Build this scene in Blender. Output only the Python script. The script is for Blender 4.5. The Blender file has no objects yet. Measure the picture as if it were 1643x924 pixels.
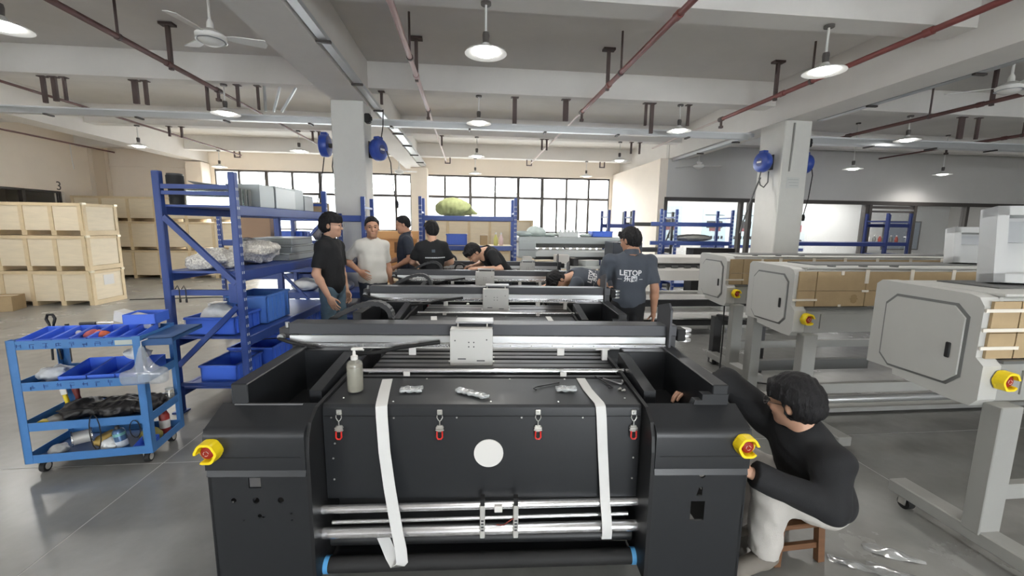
import bpy, bmesh, math, random
import numpy as np
from mathutils import Vector, Matrix, Euler

PI = math.pi
R = math.radians
random.seed(7)
np.random.seed(7)
scene = bpy.context.scene
COL = scene.collection

# ---------------------------------------------------------------- camera
cam_data = bpy.data.cameras.new('camera')
cam_data.sensor_width = 36.0
cam_data.lens = 678.0 / 1643.0 * 36.0
cam_data.clip_start = 0.05
cam = bpy.data.objects.new('camera', cam_data)
COL.objects.link(cam)
cam.location = (0, 0, 1.62)
cam.rotation_euler = (1.42569, -0.013115, -0.101073)
scene.camera = cam

# ---------------------------------------------------------------- world and view
world = bpy.data.worlds.new('overcast_sky')
scene.world = world
world.use_nodes = True
_bg = world.node_tree.nodes['Background']
_bg.inputs['Color'].default_value = (0.93, 0.97, 1.0, 1)
_bg.inputs['Strength'].default_value = 20.0
scene.view_settings.view_transform = 'Standard'
scene.view_settings.look = 'None'
scene.view_settings.gamma = 1.0
scene.view_settings.use_curve_mapping = False
scene.view_settings.exposure = 0.06
scene.cycles.max_bounces = 8
scene.cycles.diffuse_bounces = 5
scene.cycles.glossy_bounces = 3
scene.cycles.transmission_bounces = 4
scene.cycles.transparent_max_bounces = 12
scene.cycles.use_denoising = True
scene.cycles.caustics_reflective = False
scene.cycles.caustics_refractive = False
scene.cycles.sample_clamp_indirect = 6.0
LAMP_POWER = 115.0

# rectangular area light, used for the added light in the side room
def area_light(name, loc, rot, sx, sy, power, color=(1, 1, 1)):
    d = bpy.data.lights.new(name, 'AREA')
    d.shape = 'RECTANGLE'
    d.size = sx
    d.size_y = sy
    d.energy = power
    d.color = color
    o = bpy.data.objects.new(name, d)
    o.location = loc
    o.rotation_euler = rot
    COL.objects.link(o)
    return o

# ---------------------------------------------------------------- materials
MATS = {}

def lin(c):
    c = c / 255.0
    return c / 12.92 if c <= 0.04045 else ((c + 0.055) / 1.055) ** 2.4

def rgb(r, g, b):
    return (lin(r), lin(g), lin(b), 1.0)

def mat(name, col, rough=0.6, metal=0.0, noise=0.0, nscale=8.0, bump=0.0, bscale=60.0, spec=0.5, emit=None, emit_s=0.0, alpha=1.0, stretch=None):
    """Principled material; noise varies the colour, bump adds fine relief."""
    if name in MATS:
        return MATS[name]
    m = bpy.data.materials.new(name)
    m.use_nodes = True
    nt = m.node_tree
    bs = nt.nodes['Principled BSDF']
    bs.inputs['Base Color'].default_value = col
    bs.inputs['Roughness'].default_value = rough
    bs.inputs['Metallic'].default_value = metal
    bs.inputs['Specular IOR Level'].default_value = spec
    bs.inputs['Alpha'].default_value = alpha
    tc = None
    if noise > 0 or bump > 0:
        tc = nt.nodes.new('ShaderNodeTexCoord')
        mp = nt.nodes.new('ShaderNodeMapping')
        if stretch:
            mp.inputs['Scale'].default_value = stretch
        nt.links.new(tc.outputs['Object'], mp.inputs['Vector'])
    if noise > 0:
        n = nt.nodes.new('ShaderNodeTexNoise')
        n.inputs['Scale'].default_value = nscale
        n.inputs['Detail'].default_value = 5.0
        n.inputs['Roughness'].default_value = 0.6
        nt.links.new(mp.outputs['Vector'], n.inputs['Vector'])
        r = nt.nodes.new('ShaderNodeValToRGB')
        r.color_ramp.elements[0].position = 0.3
        r.color_ramp.elements[1].position = 0.7
        r.color_ramp.elements[0].color = tuple(max(0, c * (1 - noise)) for c in col[:3]) + (1,)
        r.color_ramp.elements[1].color = tuple(min(1, c * (1 + noise)) for c in col[:3]) + (1,)
        nt.links.new(n.outputs['Fac'], r.inputs['Fac'])
        nt.links.new(r.outputs['Color'], bs.inputs['Base Color'])
    if bump > 0:
        n2 = nt.nodes.new('ShaderNodeTexNoise')
        n2.inputs['Scale'].default_value = bscale
        n2.inputs['Detail'].default_value = 3.0
        nt.links.new(mp.outputs['Vector'], n2.inputs['Vector'])
        b = nt.nodes.new('ShaderNodeBump')
        b.inputs['Strength'].default_value = bump
        b.inputs['Distance'].default_value = 0.02
        nt.links.new(n2.outputs['Fac'], b.inputs['Height'])
        nt.links.new(b.outputs['Normal'], bs.inputs['Normal'])
    if emit:
        bs.inputs['Emission Color'].default_value = emit
        bs.inputs['Emission Strength'].default_value = emit_s
    MATS[name] = m
    return m

def glass_mat(name, tint=(1, 1, 1, 1), gloss=0.08, rough=0.02, haze=0.0, haze_col=(0.8, 0.82, 0.82, 1)):
    if name in MATS:
        return MATS[name]
    m = bpy.data.materials.new(name)
    m.use_nodes = True
    nt = m.node_tree
    nt.nodes.clear()
    out = nt.nodes.new('ShaderNodeOutputMaterial')
    tr = nt.nodes.new('ShaderNodeBsdfTransparent')
    tr.inputs['Color'].default_value = tint
    gl = nt.nodes.new('ShaderNodeBsdfGlossy')
    gl.inputs['Roughness'].default_value = rough
    mx = nt.nodes.new('ShaderNodeMixShader')
    mx.inputs['Fac'].default_value = gloss
    nt.links.new(tr.outputs[0], mx.inputs[1])
    nt.links.new(gl.outputs[0], mx.inputs[2])
    last = mx
    if haze > 0:
        df = nt.nodes.new('ShaderNodeBsdfPrincipled')
        df.inputs['Base Color'].default_value = haze_col
        df.inputs['Roughness'].default_value = 0.25
        m2 = nt.nodes.new('ShaderNodeMixShader')
        m2.inputs['Fac'].default_value = haze
        nt.links.new(mx.outputs[0], m2.inputs[1])
        nt.links.new(df.outputs[0], m2.inputs[2])
        last = m2
    nt.links.new(last.outputs[0], out.inputs['Surface'])
    MATS[name] = m
    return m

# ---------------------------------------------------------------- mesh builder
class MB:
    """Collects shapes as one mesh; build() links it as one object."""
    def __init__(s):
        s.v = []
        s.f = []
        s.mi = []

    def add(s, verts, faces, m=None, mi=0):
        o = len(s.v)
        if m is not None:
            verts = [m @ Vector(p) for p in verts]
        s.v += [tuple(p) for p in verts]
        s.f += [tuple(i + o for i in f) for f in faces]
        s.mi += [mi] * len(faces)
        return s

    def box(s, x0, x1, y0, y1, z0, z1, b=0.0, m=None, mi=0):
        x0, x1 = min(x0, x1), max(x0, x1)
        y0, y1 = min(y0, y1), max(y0, y1)
        z0, z1 = min(z0, z1), max(z0, z1)
        b = min(b, (x1 - x0) * .45, (y1 - y0) * .45, (z1 - z0) * .45)
        if b <= 0:
            v = [(x, y, z) for z in (z0, z1) for y in (y0, y1) for x in (x0, x1)]
            f = [(0, 2, 3, 1), (4, 5, 7, 6), (0, 1, 5, 4), (2, 6, 7, 3), (0, 4, 6, 2), (1, 3, 7, 5)]
            return s.add(v, f, m, mi)
        v = []
        X, Y, Z = (x0, x1), (y0, y1), (z0, z1)
        # three verts per corner: pushed in on x, y, z
        idx = {}
        for i in (0, 1):
            for j in (0, 1):
                for k in (0, 1):
                    c = (X[i], Y[j], Z[k])
                    sx, sy, sz = (1 if i == 0 else -1), (1 if j == 0 else -1), (1 if k == 0 else -1)
                    idx[i, j, k, 0] = len(v); v.append((c[0], c[1] + sy * b, c[2] + sz * b))
                    idx[i, j, k, 1] = len(v); v.append((c[0] + sx * b, c[1], c[2] + sz * b))
                    idx[i, j, k, 2] = len(v); v.append((c[0] + sx * b, c[1] + sy * b, c[2]))
        f = []
        for i in (0, 1):
            q = [idx[i, 0, 0, 0], idx[i, 1, 0, 0], idx[i, 1, 1, 0], idx[i, 0, 1, 0]]
            f.append(q[::-1] if i == 0 else q)
            q = [idx[0, i, 0, 1], idx[1, i, 0, 1], idx[1, i, 1, 1], idx[0, i, 1, 1]]
            f.append(q if i == 0 else q[::-1])
            q = [idx[0, 0, i, 2], idx[1, 0, i, 2], idx[1, 1, i, 2], idx[0, 1, i, 2]]
            f.append(q[::-1] if i == 0 else q)
        for j in (0, 1):
            for k in (0, 1):
                q = [idx[0, j, k, 1], idx[1, j, k, 1], idx[1, j, k, 2], idx[0, j, k, 2]]
                f.append(q if j == k else q[::-1])
        for i in (0, 1):
            for k in (0, 1):
                q = [idx[i, 0, k, 0], idx[i, 1, k, 0], idx[i, 1, k, 2], idx[i, 0, k, 2]]
                f.append(q[::-1] if i == k else q)
        for i in (0, 1):
            for j in (0, 1):
                q = [idx[i, j, 0, 0], idx[i, j, 1, 0], idx[i, j, 1, 1], idx[i, j, 0, 1]]
                f.append(q if i == j else q[::-1])
        for i in (0, 1):
            for j in (0, 1):
                for k in (0, 1):
                    q = [idx[i, j, k, 0], idx[i, j, k, 1], idx[i, j, k, 2]]
                    f.append(q if (i + j + k) % 2 == 0 else q[::-1])
        return s.add(v, f, m, mi)

    def cyl(s, p0, p1, r, n=12, r2=None, cap=True, mi=0):
        p0, p1 = Vector(p0), Vector(p1)
        r2 = r if r2 is None else r2
        d = (p1 - p0).normalized()
        a = d.orthogonal().normalized()
        b = d.cross(a)
        v = []
        for p, rr in ((p0, r), (p1, r2)):
            for i in range(n):
                t = 2 * PI * i / n
                v.append(p + (a * math.cos(t) + b * math.sin(t)) * rr)
        f = [(i, (i + 1) % n, n + (i + 1) % n, n + i) for i in range(n)]
        if cap:
            f += [tuple(range(n))[::-1], tuple(range(n, 2 * n))]
        return s.add(v, f, None, mi)

    def tube(s, pts, r, n=8, mi=0, closed=False):
        pts = [Vector(p) for p in pts]
        N = len(pts)
        rings = []
        prev = None
        for i, p in enumerate(pts):
            if closed:
                d = (pts[(i + 1) % N] - pts[i - 1]).normalized()
            else:
                d = (pts[min(i + 1, N - 1)] - pts[max(i - 1, 0)]).normalized()
            if prev is None:
                a = d.orthogonal().normalized()
            else:
                a = (prev - d * prev.dot(d))
                a = a.normalized() if a.length > 1e-6 else d.orthogonal().normalized()
            prev = a
            b = d.cross(a)
            rr = r[i] if isinstance(r, (list, tuple)) else r
            rings.append([p + (a * math.cos(2 * PI * k / n) + b * math.sin(2 * PI * k / n)) * rr for k in range(n)])
        v = [q for g in rings for q in g]
        f = []
        for i in range(N if closed else N - 1):
            j = (i + 1) % N
            for k in range(n):
                f.append((i * n + k, i * n + (k + 1) % n, j * n + (k + 1) % n, j * n + k))
        if not closed:
            f += [tuple(range(n))[::-1], tuple(range((N - 1) * n, N * n))]
        return s.add(v, f, None, mi)

    def bar(s, p0, p1, w, h, up=(0, 0, 1), mi=0):
        """Square bar from p0 to p1, w across, h along up."""
        p0, p1 = Vector(p0), Vector(p1)
        d = (p1 - p0).normalized()
        u = Vector(up)
        x = d.cross(u)
        if x.length < 1e-5:
            x = d.orthogonal()
        x.normalize()
        z = x.cross(d).normalized()
        v = []
        for p in (p0, p1):
            for a, b in ((-1, -1), (1, -1), (1, 1), (-1, 1)):
                v.append(p + x * (a * w / 2) + z * (b * h / 2))
        f = [(0, 1, 2, 3)[::-1], (4, 5, 6, 7), (0, 1, 5, 4), (1, 2, 6, 5), (2, 3, 7, 6), (3, 0, 4, 7)]
        return s.add(v, f, None, mi)

    def prism(s, poly, axis, a0, a1, m=None, mi=0):
        """Extrude a 2-D polygon along axis x, y or z."""
        n = len(poly)
        def P(p, t):
            if axis == 'x':
                return (t, p[0], p[1])
            if axis == 'y':
                return (p[0], t, p[1])
            return (p[0], p[1], t)
        v = [P(p, a0) for p in poly] + [P(p, a1) for p in poly]
        f = [tuple(range(n)), tuple(range(n, 2 * n))[::-1]]
        f += [(i, n + i, n + (i + 1) % n, (i + 1) % n) for i in range(n)]
        return s.add(v, f, m, mi)

    def lathe(s, prof, c=(0, 0, 0), n=20, m=None, mi=0):
        """prof: list of (r, z); axis z at c."""
        v = []
        for r, z in prof:
            for i in range(n):
                t = 2 * PI * i / n
                v.append((c[0] + r * math.cos(t), c[1] + r * math.sin(t), c[2] + z))
        f = []
        for k in range(len(prof) - 1):
            for i in range(n):
                f.append((k * n + i, k * n + (i + 1) % n, (k + 1) * n + (i + 1) % n, (k + 1) * n + i))
        if prof[0][0] > 1e-6:
            f.append(tuple(range(n))[::-1])
        if prof[-1][0] > 1e-6:
            f.append(tuple(range((len(prof) - 1) * n, len(prof) * n)))
        return s.add(v, f, m, mi)

    def frame(s, x0, x1, z0, z1, w, y0, y1, m=None, mi=0):
        """Rectangular frame in the xz plane from four bars."""
        s.box(x0, x1, y0, y1, z0, z0 + w, m=m, mi=mi)
        s.box(x0, x1, y0, y1, z1 - w, z1, m=m, mi=mi)
        s.box(x0, x0 + w, y0, y1, z0 + w, z1 - w, m=m, mi=mi)
        s.box(x1 - w, x1, y0, y1, z0 + w, z1 - w, m=m, mi=mi)
        return s

    def mesh(s, name, mats, smooth=False, fix=True):
        me = bpy.data.meshes.new(name)
        me.from_pydata(s.v, [], s.f)
        if not isinstance(mats, (list, tuple)):
            mats = [mats]
        for m in mats:
            me.materials.append(m)
        if any(s.mi):
            me.polygons.foreach_set('material_index', s.mi)
        if fix:
            bm = bmesh.new()
            bm.from_mesh(me)
            bmesh.ops.recalc_face_normals(bm, faces=bm.faces)
            bm.to_mesh(me)
            bm.free()
        if smooth:
            me.polygons.foreach_set('use_smooth', [True] * len(me.polygons))
            try:
                me.set_sharp_from_angle(angle=R(smooth if smooth is not True else 40))
            except Exception:
                pass
        me.update()
        return me

    def build(s, name, mats, parent=None, loc=None, rz=0.0, smooth=False, fix=True):
        o = bpy.data.objects.new(name, s.mesh(name, mats, smooth, fix))
        COL.objects.link(o)
        if parent is not None:
            o.parent = parent
        if loc is not None:
            o.location = loc
        if rz:
            o.rotation_euler = (0, 0, rz)
        return o

def empty(name, loc=(0, 0, 0), rz=0.0, rot=None):
    o = bpy.data.objects.new(name, None)
    o.empty_display_size = 0.1
    COL.objects.link(o)
    o.location = loc
    o.rotation_euler = rot if rot else (0, 0, rz)
    return o

def tag(o, label=None, cat=None, group=None, kind=None):
    if label:
        o['label'] = label
    if cat:
        o['category'] = cat
    if group:
        o['group'] = group
    if kind:
        o['kind'] = kind
    return o

def thing(name, label, cat, loc=(0, 0, 0), rz=0.0, group=None, rot=None):
    return tag(empty(name, loc, rz, rot), label, cat, group)

def struct(o):
    o['kind'] = 'structure'
    return o

def place(mesh_obj, name, parent=None, loc=(0, 0, 0), rz=0.0, rot=None, scale=None):
    """A copy of one object that shares its mesh."""
    o = mesh_obj.copy()
    o.name = name
    COL.objects.link(o)
    o.parent = parent
    o.location = loc
    o.rotation_euler = rot if rot else (0, 0, rz)
    if scale:
        o.scale = scale
    return o

def use(me, name, parent=None, loc=(0, 0, 0), rz=0.0, rot=None, scale=None):
    """An object from shared mesh data."""
    o = bpy.data.objects.new(name, me)
    COL.objects.link(o)
    o.parent = parent
    o.location = loc
    o.rotation_euler = rot if rot else (0, 0, rz)
    if scale:
        o.scale = scale
    return o

_kids = None
def copy_tree(o, parent=None):
    c = o.copy()
    COL.objects.link(c)
    c.parent = parent
    for ch in list(o.children):
        copy_tree(ch, c)
    return c

def text_mesh(name, body, size, material, depth=0.001, bold=0.0):
    cu = bpy.data.curves.new(name, 'FONT')
    cu.body = body
    cu.size = size
    cu.align_x = 'CENTER'
    cu.align_y = 'CENTER'
    cu.extrude = depth
    cu.offset = bold
    cu.resolution_u = 3
    t = bpy.data.objects.new(name, cu)
    COL.objects.link(t)
    bpy.context.view_layer.update()
    dg = bpy.context.evaluated_depsgraph_get()
    me = bpy.data.meshes.new_from_object(t.evaluated_get(dg))
    bpy.data.objects.remove(t)
    me.materials.clear()
    me.materials.append(material)
    return me

# ---------------------------------------------------------------- signed distance modelling (organic shapes)
def smin(a, b, k):
    if k <= 0:
        return np.minimum(a, b)
    h = np.clip(0.5 + 0.5 * (b - a) / k, 0, 1)
    return b * (1 - h) + a * h - k * h * (1 - h)

def d_cap(P, a, b, ra, rb=None, flat=None):
    """Tapered capsule; flat = 'b' cuts the end at b square."""
    rb = ra if rb is None else rb
    a = np.array(a, float)
    b = np.array(b, float)
    ab = b - a
    L2 = float(ab @ ab) + 1e-12
    t = ((P - a) @ ab) / L2
    tc = np.clip(t, 0, 1)
    q = P - (a + tc[..., None] * ab)
    d = np.sqrt((q * q).sum(-1)) - (ra + (rb - ra) * tc)
    L = math.sqrt(L2)
    if flat and 'b' in flat:
        d = np.maximum(d, (t - 1) * L)
    if flat and 'a' in flat:
        d = np.maximum(d, -t * L)
    return d

def d_ell(P, c, r, M=None):
    q = P - np.array(c, float)
    if M is not None:
        q = q @ np.array(M)
    r = np.array(r, float)
    k0 = np.sqrt(((q / r) ** 2).sum(-1))
    k1 = np.sqrt(((q / (r * r)) ** 2).sum(-1)) + 1e-9
    return k0 * (k0 - 1) / k1

def d_box(P, c, hs, r=0.0, M=None):
    q = P - np.array(c, float)
    if M is not None:
        q = q @ np.array(M)
    q = np.abs(q) - (np.array(hs, float) - r)
    return np.sqrt((np.maximum(q, 0) ** 2).sum(-1)) + np.minimum(q.max(-1), 0) - r

def wob(P, s, seed=0):
    """Smooth wobble in about -1..1."""
    rs = np.random.RandomState(seed)
    out = 0
    for i in range(4):
        d = rs.normal(size=3)
        d /= np.linalg.norm(d)
        out = out + np.sin((P @ d) * s * (0.7 + 0.5 * i) + rs.rand() * 6.28) / (1 + 0.5 * i)
    return out / 2.2

def iso(fn, lo, hi, h):
    """Surface nets: returns verts, quads of the zero level of fn inside the box lo-hi."""
    lo = np.array(lo, float)
    hi = np.array(hi, float)
    n = np.maximum(np.ceil((hi - lo) / h).astype(int) + 1, 4)
    ax = [lo[i] + h * np.arange(n[i]) for i in range(3)]
    G = np.stack(np.meshgrid(*ax, indexing='ij'), -1)
    V = fn(G.reshape(-1, 3)).reshape(n)
    ins = V < 0
    cs = tuple(n - 1)
    acc = np.zeros(cs + (3,))
    cnt = np.zeros(cs)
    offs = [(i, j, k) for i in (0, 1) for j in (0, 1) for k in (0, 1)]
    def sl(o):
        return tuple(slice(o[i], o[i] + cs[i]) for i in range(3))
    for a in offs:
        for axis in range(3):
            if a[axis] == 0:
                b = list(a)
                b[axis] = 1
                va, vb = V[sl(a)], V[sl(b)]
                cr = (va < 0) != (vb < 0)
                t = np.where(cr, va / np.where(cr, va - vb, 1), 0)
                p = np.zeros(cs + (3,))
                for i in range(3):
                    p[..., i] = a[i]
                p[..., axis] += t
                acc += p * cr[..., None]
                cnt += cr
    act = cnt > 0
    ids = -np.ones(cs, int)
    ids[act] = np.arange(act.sum())
    cell = np.argwhere(act)
    verts = lo + h * (cell + acc[act] / cnt[act][:, None])
    faces = []
    for axis in range(3):
        o1, o2 = [x for x in range(3) if x != axis]
        s0 = [slice(None)] * 3
        s1 = [slice(None)] * 3
        s0[axis] = slice(0, n[axis] - 1)
        s1[axis] = slice(1, n[axis])
        ia, ib = ins[tuple(s0)], ins[tuple(s1)]
        e = np.argwhere(ia != ib)
        if not len(e):
            continue
        ok = (e[:, o1] > 0) & (e[:, o1] < n[o1] - 1) & (e[:, o2] > 0) & (e[:, o2] < n[o2] - 1)
        e = e[ok]
        q = []
        for d1, d2 in ((-1, -1), (0, -1), (0, 0), (-1, 0)):
            c = e.copy()
            c[:, o1] += d1
            c[:, o2] += d2
            q.append(ids[c[:, 0], c[:, 1], c[:, 2]])
        q = np.stack(q, 1)
        flip = ia[e[:, 0], e[:, 1], e[:, 2]]
        if axis == 1:
            flip = ~flip
        q[~flip] = q[~flip][:, ::-1]
        faces.append(q)
    F = np.concatenate(faces) if faces else np.zeros((0, 4), int)
    F = F[(F >= 0).all(1)]
    return verts, F

def iso_add(mb, fn, lo, hi, h, M=None, mi=0):
    v, f = iso(fn, lo, hi, h)
    mb.add([Vector(p) for p in v], [tuple(int(i) for i in q) for q in f], M, mi)
    return mb

def iso_obj(name, fn, lo, hi, h, material, parent=None, loc=None, rz=0.0):
    mb = MB()
    iso_add(mb, fn, lo, hi, h)
    return mb.build(name, material, parent, loc, rz, smooth=180, fix=False)
# ================================================================ the hall
M_CEIL = mat('ceiling_paint', rgb(222, 219, 215), 0.9, noise=0.04, nscale=1.5)
M_BEAM = mat('beam_paint', rgb(226, 223, 219), 0.9, noise=0.03, nscale=2)
M_CREAM = mat('cream_wall_paint', rgb(243, 233, 220), 0.9, noise=0.03, nscale=1.2)
M_WHITEWALL = mat('white_wall_paint', rgb(222, 220, 216), 0.9, noise=0.02, nscale=2)
M_GREYWALL = mat('grey_wall_paint', rgb(206, 204, 201), 0.9, noise=0.02, nscale=2)
M_DARKFRAME = mat('dark_window_frame', rgb(72, 68, 66), 0.5)
M_GLASS = glass_mat('window_glass', gloss=0.05)
M_STEELTRAY = mat('galvanised_tray', rgb(205, 208, 210), 0.4, 0.6)
M_WHITETRAY = mat('white_tray_lid', rgb(222, 224, 226), 0.5)

def floor_mat():
    m = bpy.data.materials.new('polished_concrete')
    m.use_nodes = True
    nt = m.node_tree
    bs = nt.nodes['Principled BSDF']
    tc = nt.nodes.new('ShaderNodeTexCoord')
    n1 = nt.nodes.new('ShaderNodeTexNoise')
    n1.inputs['Scale'].default_value = 0.9
    n1.inputs['Detail'].default_value = 8
    n1.inputs['Roughness'].default_value = 0.65
    n2 = nt.nodes.new('ShaderNodeTexNoise')
    n2.inputs['Scale'].default_value = 7.0
    n2.inputs['Detail'].default_value = 6
    nt.links.new(tc.outputs['Object'], n1.inputs['Vector'])
    nt.links.new(tc.outputs['Object'], n2.inputs['Vector'])
    mx = nt.nodes.new('ShaderNodeMath')
    mx.operation = 'MULTIPLY_ADD'
    mx.inputs[1].default_value = 0.35
    nt.links.new(n2.outputs['Fac'], mx.inputs[0])
    nt.links.new(n1.outputs['Fac'], mx.inputs[2])
    rp = nt.nodes.new('ShaderNodeValToRGB')
    rp.color_ramp.elements[0].position = 0.5
    rp.color_ramp.elements[1].position = 0.85
    rp.color_ramp.elements[0].color = rgb(124, 124, 121)
    rp.color_ramp.elements[1].color = rgb(144, 144, 141)
    nt.links.new(mx.outputs[0], rp.inputs['Fac'])
    nt.links.new(rp.outputs['Color'], bs.inputs['Base Color'])
    rr = nt.nodes.new('ShaderNodeMapRange')
    rr.inputs['To Min'].default_value = 0.2
    rr.inputs['To Max'].default_value = 0.32
    nt.links.new(n1.outputs['Fac'], rr.inputs['Value'])
    nt.links.new(rr.outputs['Result'], bs.inputs['Roughness'])
    bs.inputs['Specular IOR Level'].default_value = 0.6
    return m

M_FLOOR = floor_mat()
XL, XR, YF, YB, ZC = -11.3, 17.0, -7.0, 15.0, 4.15

# floor: a base with cast slabs on it, saw-cut joints between
fl = MB().box(XL - .3, XR + .3, YF - 3, YB + .3, -0.3, -0.0012).build('floor', mat('joint_filler', rgb(176, 175, 172), 0.8))
struct(fl)
xs = [XL - .3, -6.9, -2.065, 2.75, 7.5, 12.3, XR + .3]
ys = [YF - 3, -4.0, -0.6, 2.89, 6.4, 9.9, 13.4, YB + .3]
for i in range(len(xs) - 1):
    for j in range(len(ys) - 1):
        MB().box(xs[i] + .004, xs[i + 1] - .004, ys[j] + .004, ys[j + 1] - .004, -0.0012, 0.0).build('slab', M_FLOOR, fl)

struct(MB().box(XL - .3, XR + .3, YF - 1.5, YB + .3, ZC, ZC + .25).build('ceiling', M_CEIL))
# transverse joists
for y in (-5.5, -2.2, 0.9, 4.28, 7.25, 10.55, 13.85):
    struct(MB().box(XL, XR, y, y + .3, 3.75, ZC - .001).build('ceiling_beam', M_BEAM))
# girders along the hall over the pillars
for x0, x1, zb in ((-8.85, -8.35, 3.52), (-2.1, -1.58, 3.49), (5.33, 5.86, 3.46)):
    struct(MB().box(x0, x1, YF, YB - .01, zb, ZC - .002).build('ceiling_beam', M_BEAM))
    
# pillars
def pillar(x0, x1, y0, y1, m):
    mb = MB().box(x0, x1, y0, y1, 0, 3.49, b=.012)
    return struct(mb.build('pillar', m))
M_PILLAR = mat('pillar_paint', rgb(214, 213, 208), 0.85, noise=0.02)
pillar(-2.09, -1.6, 7.0, 7.5, M_PILLAR)
pillar(5.36, 5.855, 7.0, 7.62, M_PILLAR)
pillar(-1.89, -1.36, 14.5, 14.98, M_CREAM)
pillar(-8.78, -8.3, 14.5, 14.98, M_CREAM)

# left wall with a window band
def wall_with_hole(name, axis, c0, c1, a0, a1, z0, z1, holes, m):
    """Wall slab between c0 and c1 across; runs a0..a1; holes (a, b, z0, z1)."""
    mb = MB()
    def bx(p, q, zz0, zz1):
        if q - p < 1e-4 or zz1 - zz0 < 1e-4:
            return
        if axis == 'x':
            mb.box(p, q, c0, c1, zz0, zz1)
        else:
            mb.box(c0, c1, p, q, zz0, zz1)
    cur = a0
    for (p, q, h0, h1) in sorted(holes):
        bx(cur, p, z0, z1)
        bx(p, q, z0, h0)
        bx(p, q, h1, z1)
        cur = q
    bx(cur, a1, z0, z1)
    return struct(mb.build(name, m))

wall_with_hole('wall_left', 'y', XL - .25, XL, YF, YB, 0, ZC, [(8.2, 13.33, 1.0, 2.42)], M_CREAM)
struct(MB().box(XL, XL + .12, 14.25, 14.7, 0, ZC).build('trim_1', mat('pilaster_paint', rgb(216, 204, 188), 0.9)))
wall_with_hole('wall_back', 'x', YB, YB + .25, XL, XR, 0, ZC, [(-8.2, -1.95, 0.78, 3.33), (-1.4, 5.0, 0.78, 3.33)], M_CREAM)
struct(MB().box(XL, 5.1, YB - .04, YB, 3.33, 3.4).build('trim_2', M_CREAM))
# solid wall on the right; unseen front wall, openings sized to set the light
struct(MB().box(XR, XR + .25, YF, YB, 0, ZC).build('wall_right', M_GREYWALL))
wall_with_hole('wall_front', 'x', YF - .25, YF, XL, XR, 0, ZC, [(-9.0, -6.0, 1.0, 2.6), (.2, 3.4, 0.02, 2.7), (8.5, 11.5, 1.0, 2.6)], M_WHITEWALL)

# return wall and partition of the side room
struct(MB().box(5.1, 5.32, 11.2, YB, 0, 3.46).build('wall_return', M_CREAM))
struct(MB().box(5.32, XR, 11.2, 11.35, 2.46, ZC).build('wall_partition', M_GREYWALL))
M_OFFICE = mat('office_wall_paint', rgb(226, 227, 226), 0.8)
struct(MB().box(5.32, XR, 13.6, 13.75, 0, 2.9).build('wall_office', M_OFFICE))
struct(MB().box(5.32, XR, 11.35, 13.6, 2.9, 3.0).build('ceiling_office', M_OFFICE))

# back windows: frame bars and panes each on their own
def window(name, xs_, z0, z1, zt, y, mid=()):
    w = empty(name, (xs_[0], y, z0))
    struct(w)
    x_o, z_o = xs_[0], z0
    bars = [MB().box(0, xs_[-1] - x_o, -.03, .05, 0, .06), MB().box(0, xs_[-1] - x_o, -.03, .05, z1 - z0 - .06, z1 - z0),
            MB().box(0, xs_[-1] - x_o, -.03, .05, zt - z0 - .04, zt - z0 + .04)]
    for i, x in enumerate(xs_):
        t = .075 if i in (2, 4, 5) else .05
        bars.append(MB().box(x - x_o - t / 1.4, x - x_o + t / 1.4, -.04, .06, 0.0, z1 - z0))
    for x in mid:
        bars.append(MB().box(x - x_o - .03, x - x_o + .03, -.03, .05, 0.06, zt - z0 - .04))
    bars.append(MB().box(0, xs_[-1] - x_o, -.02, .04, 0.62, 0.67))
    for b in bars:
        b.build('window_bar', M_DARKFRAME, w)
    for i in range(len(xs_) - 1):
        for (a, b) in ((.06, zt - z0 - .04), (zt - z0 + .04, z1 - z0 - .06)):
            MB().box(xs_[i] - x_o + .05, xs_[i + 1] - x_o - .05, .005, .013, a, b).build('pane', M_GLASS, w)
    return w

window('window_1', [-8.2, -7.47, -6.62, -5.81, -4.93, -4.1, -3.3, -2.47, -1.95], 0.78, 3.33, 2.6, 15.06)
window('window_2', [-1.4, -0.81, 0.06, 0.92, 1.73, 2.58, 3.45, 4.25, 5.0], 0.78, 3.33, 2.6, 15.06, mid=(3.11, 3.84))
# left wall window band
w3 = empty('window_3', (XL - .12, 8.2, 1.0))
struct(w3)
for k in range(6):
    y = k * 5.13 / 5
    MB().box(-.05, .05, y - .04, y + .04, 0, 1.42).build('window_bar', M_DARKFRAME, w3)
    if k < 5:
        MB().box(-.006, .006, y + .04, y + 5.13 / 5 - .04, .05, 1.37).build('pane', M_GLASS, w3)
MB().box(-.05, .05, 0, 5.13, 0, .05).build('window_bar', M_DARKFRAME, w3)
MB().box(-.05, .05, 0, 5.13, 1.37, 1.42).build('window_bar', M_DARKFRAME, w3)

M_STORE = mat('store_grey_paint', rgb(150, 148, 144), 0.9)
struct(MB().box(XL - 2.6, XL - 2.4, 6.5, 14.5, 0, 3.4).build('wall_store_back', M_STORE))
struct(MB().box(XL - 2.4, XL - .25, 14.3, 14.5, 0, 3.4).box(XL - 2.4, XL - .25, 6.5, 6.7, 0, 3.4).build('wall_store_ends', M_STORE))
struct(MB().box(XL - 2.6, XL - .25, 6.5, 14.5, 3.3, 3.45).build('ceiling_store', M_STORE))
struct(MB().box(XL - 2.6, XL - .3, 6.5, 14.5, -.3, -.01).build('floor_store', M_STORE))
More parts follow.
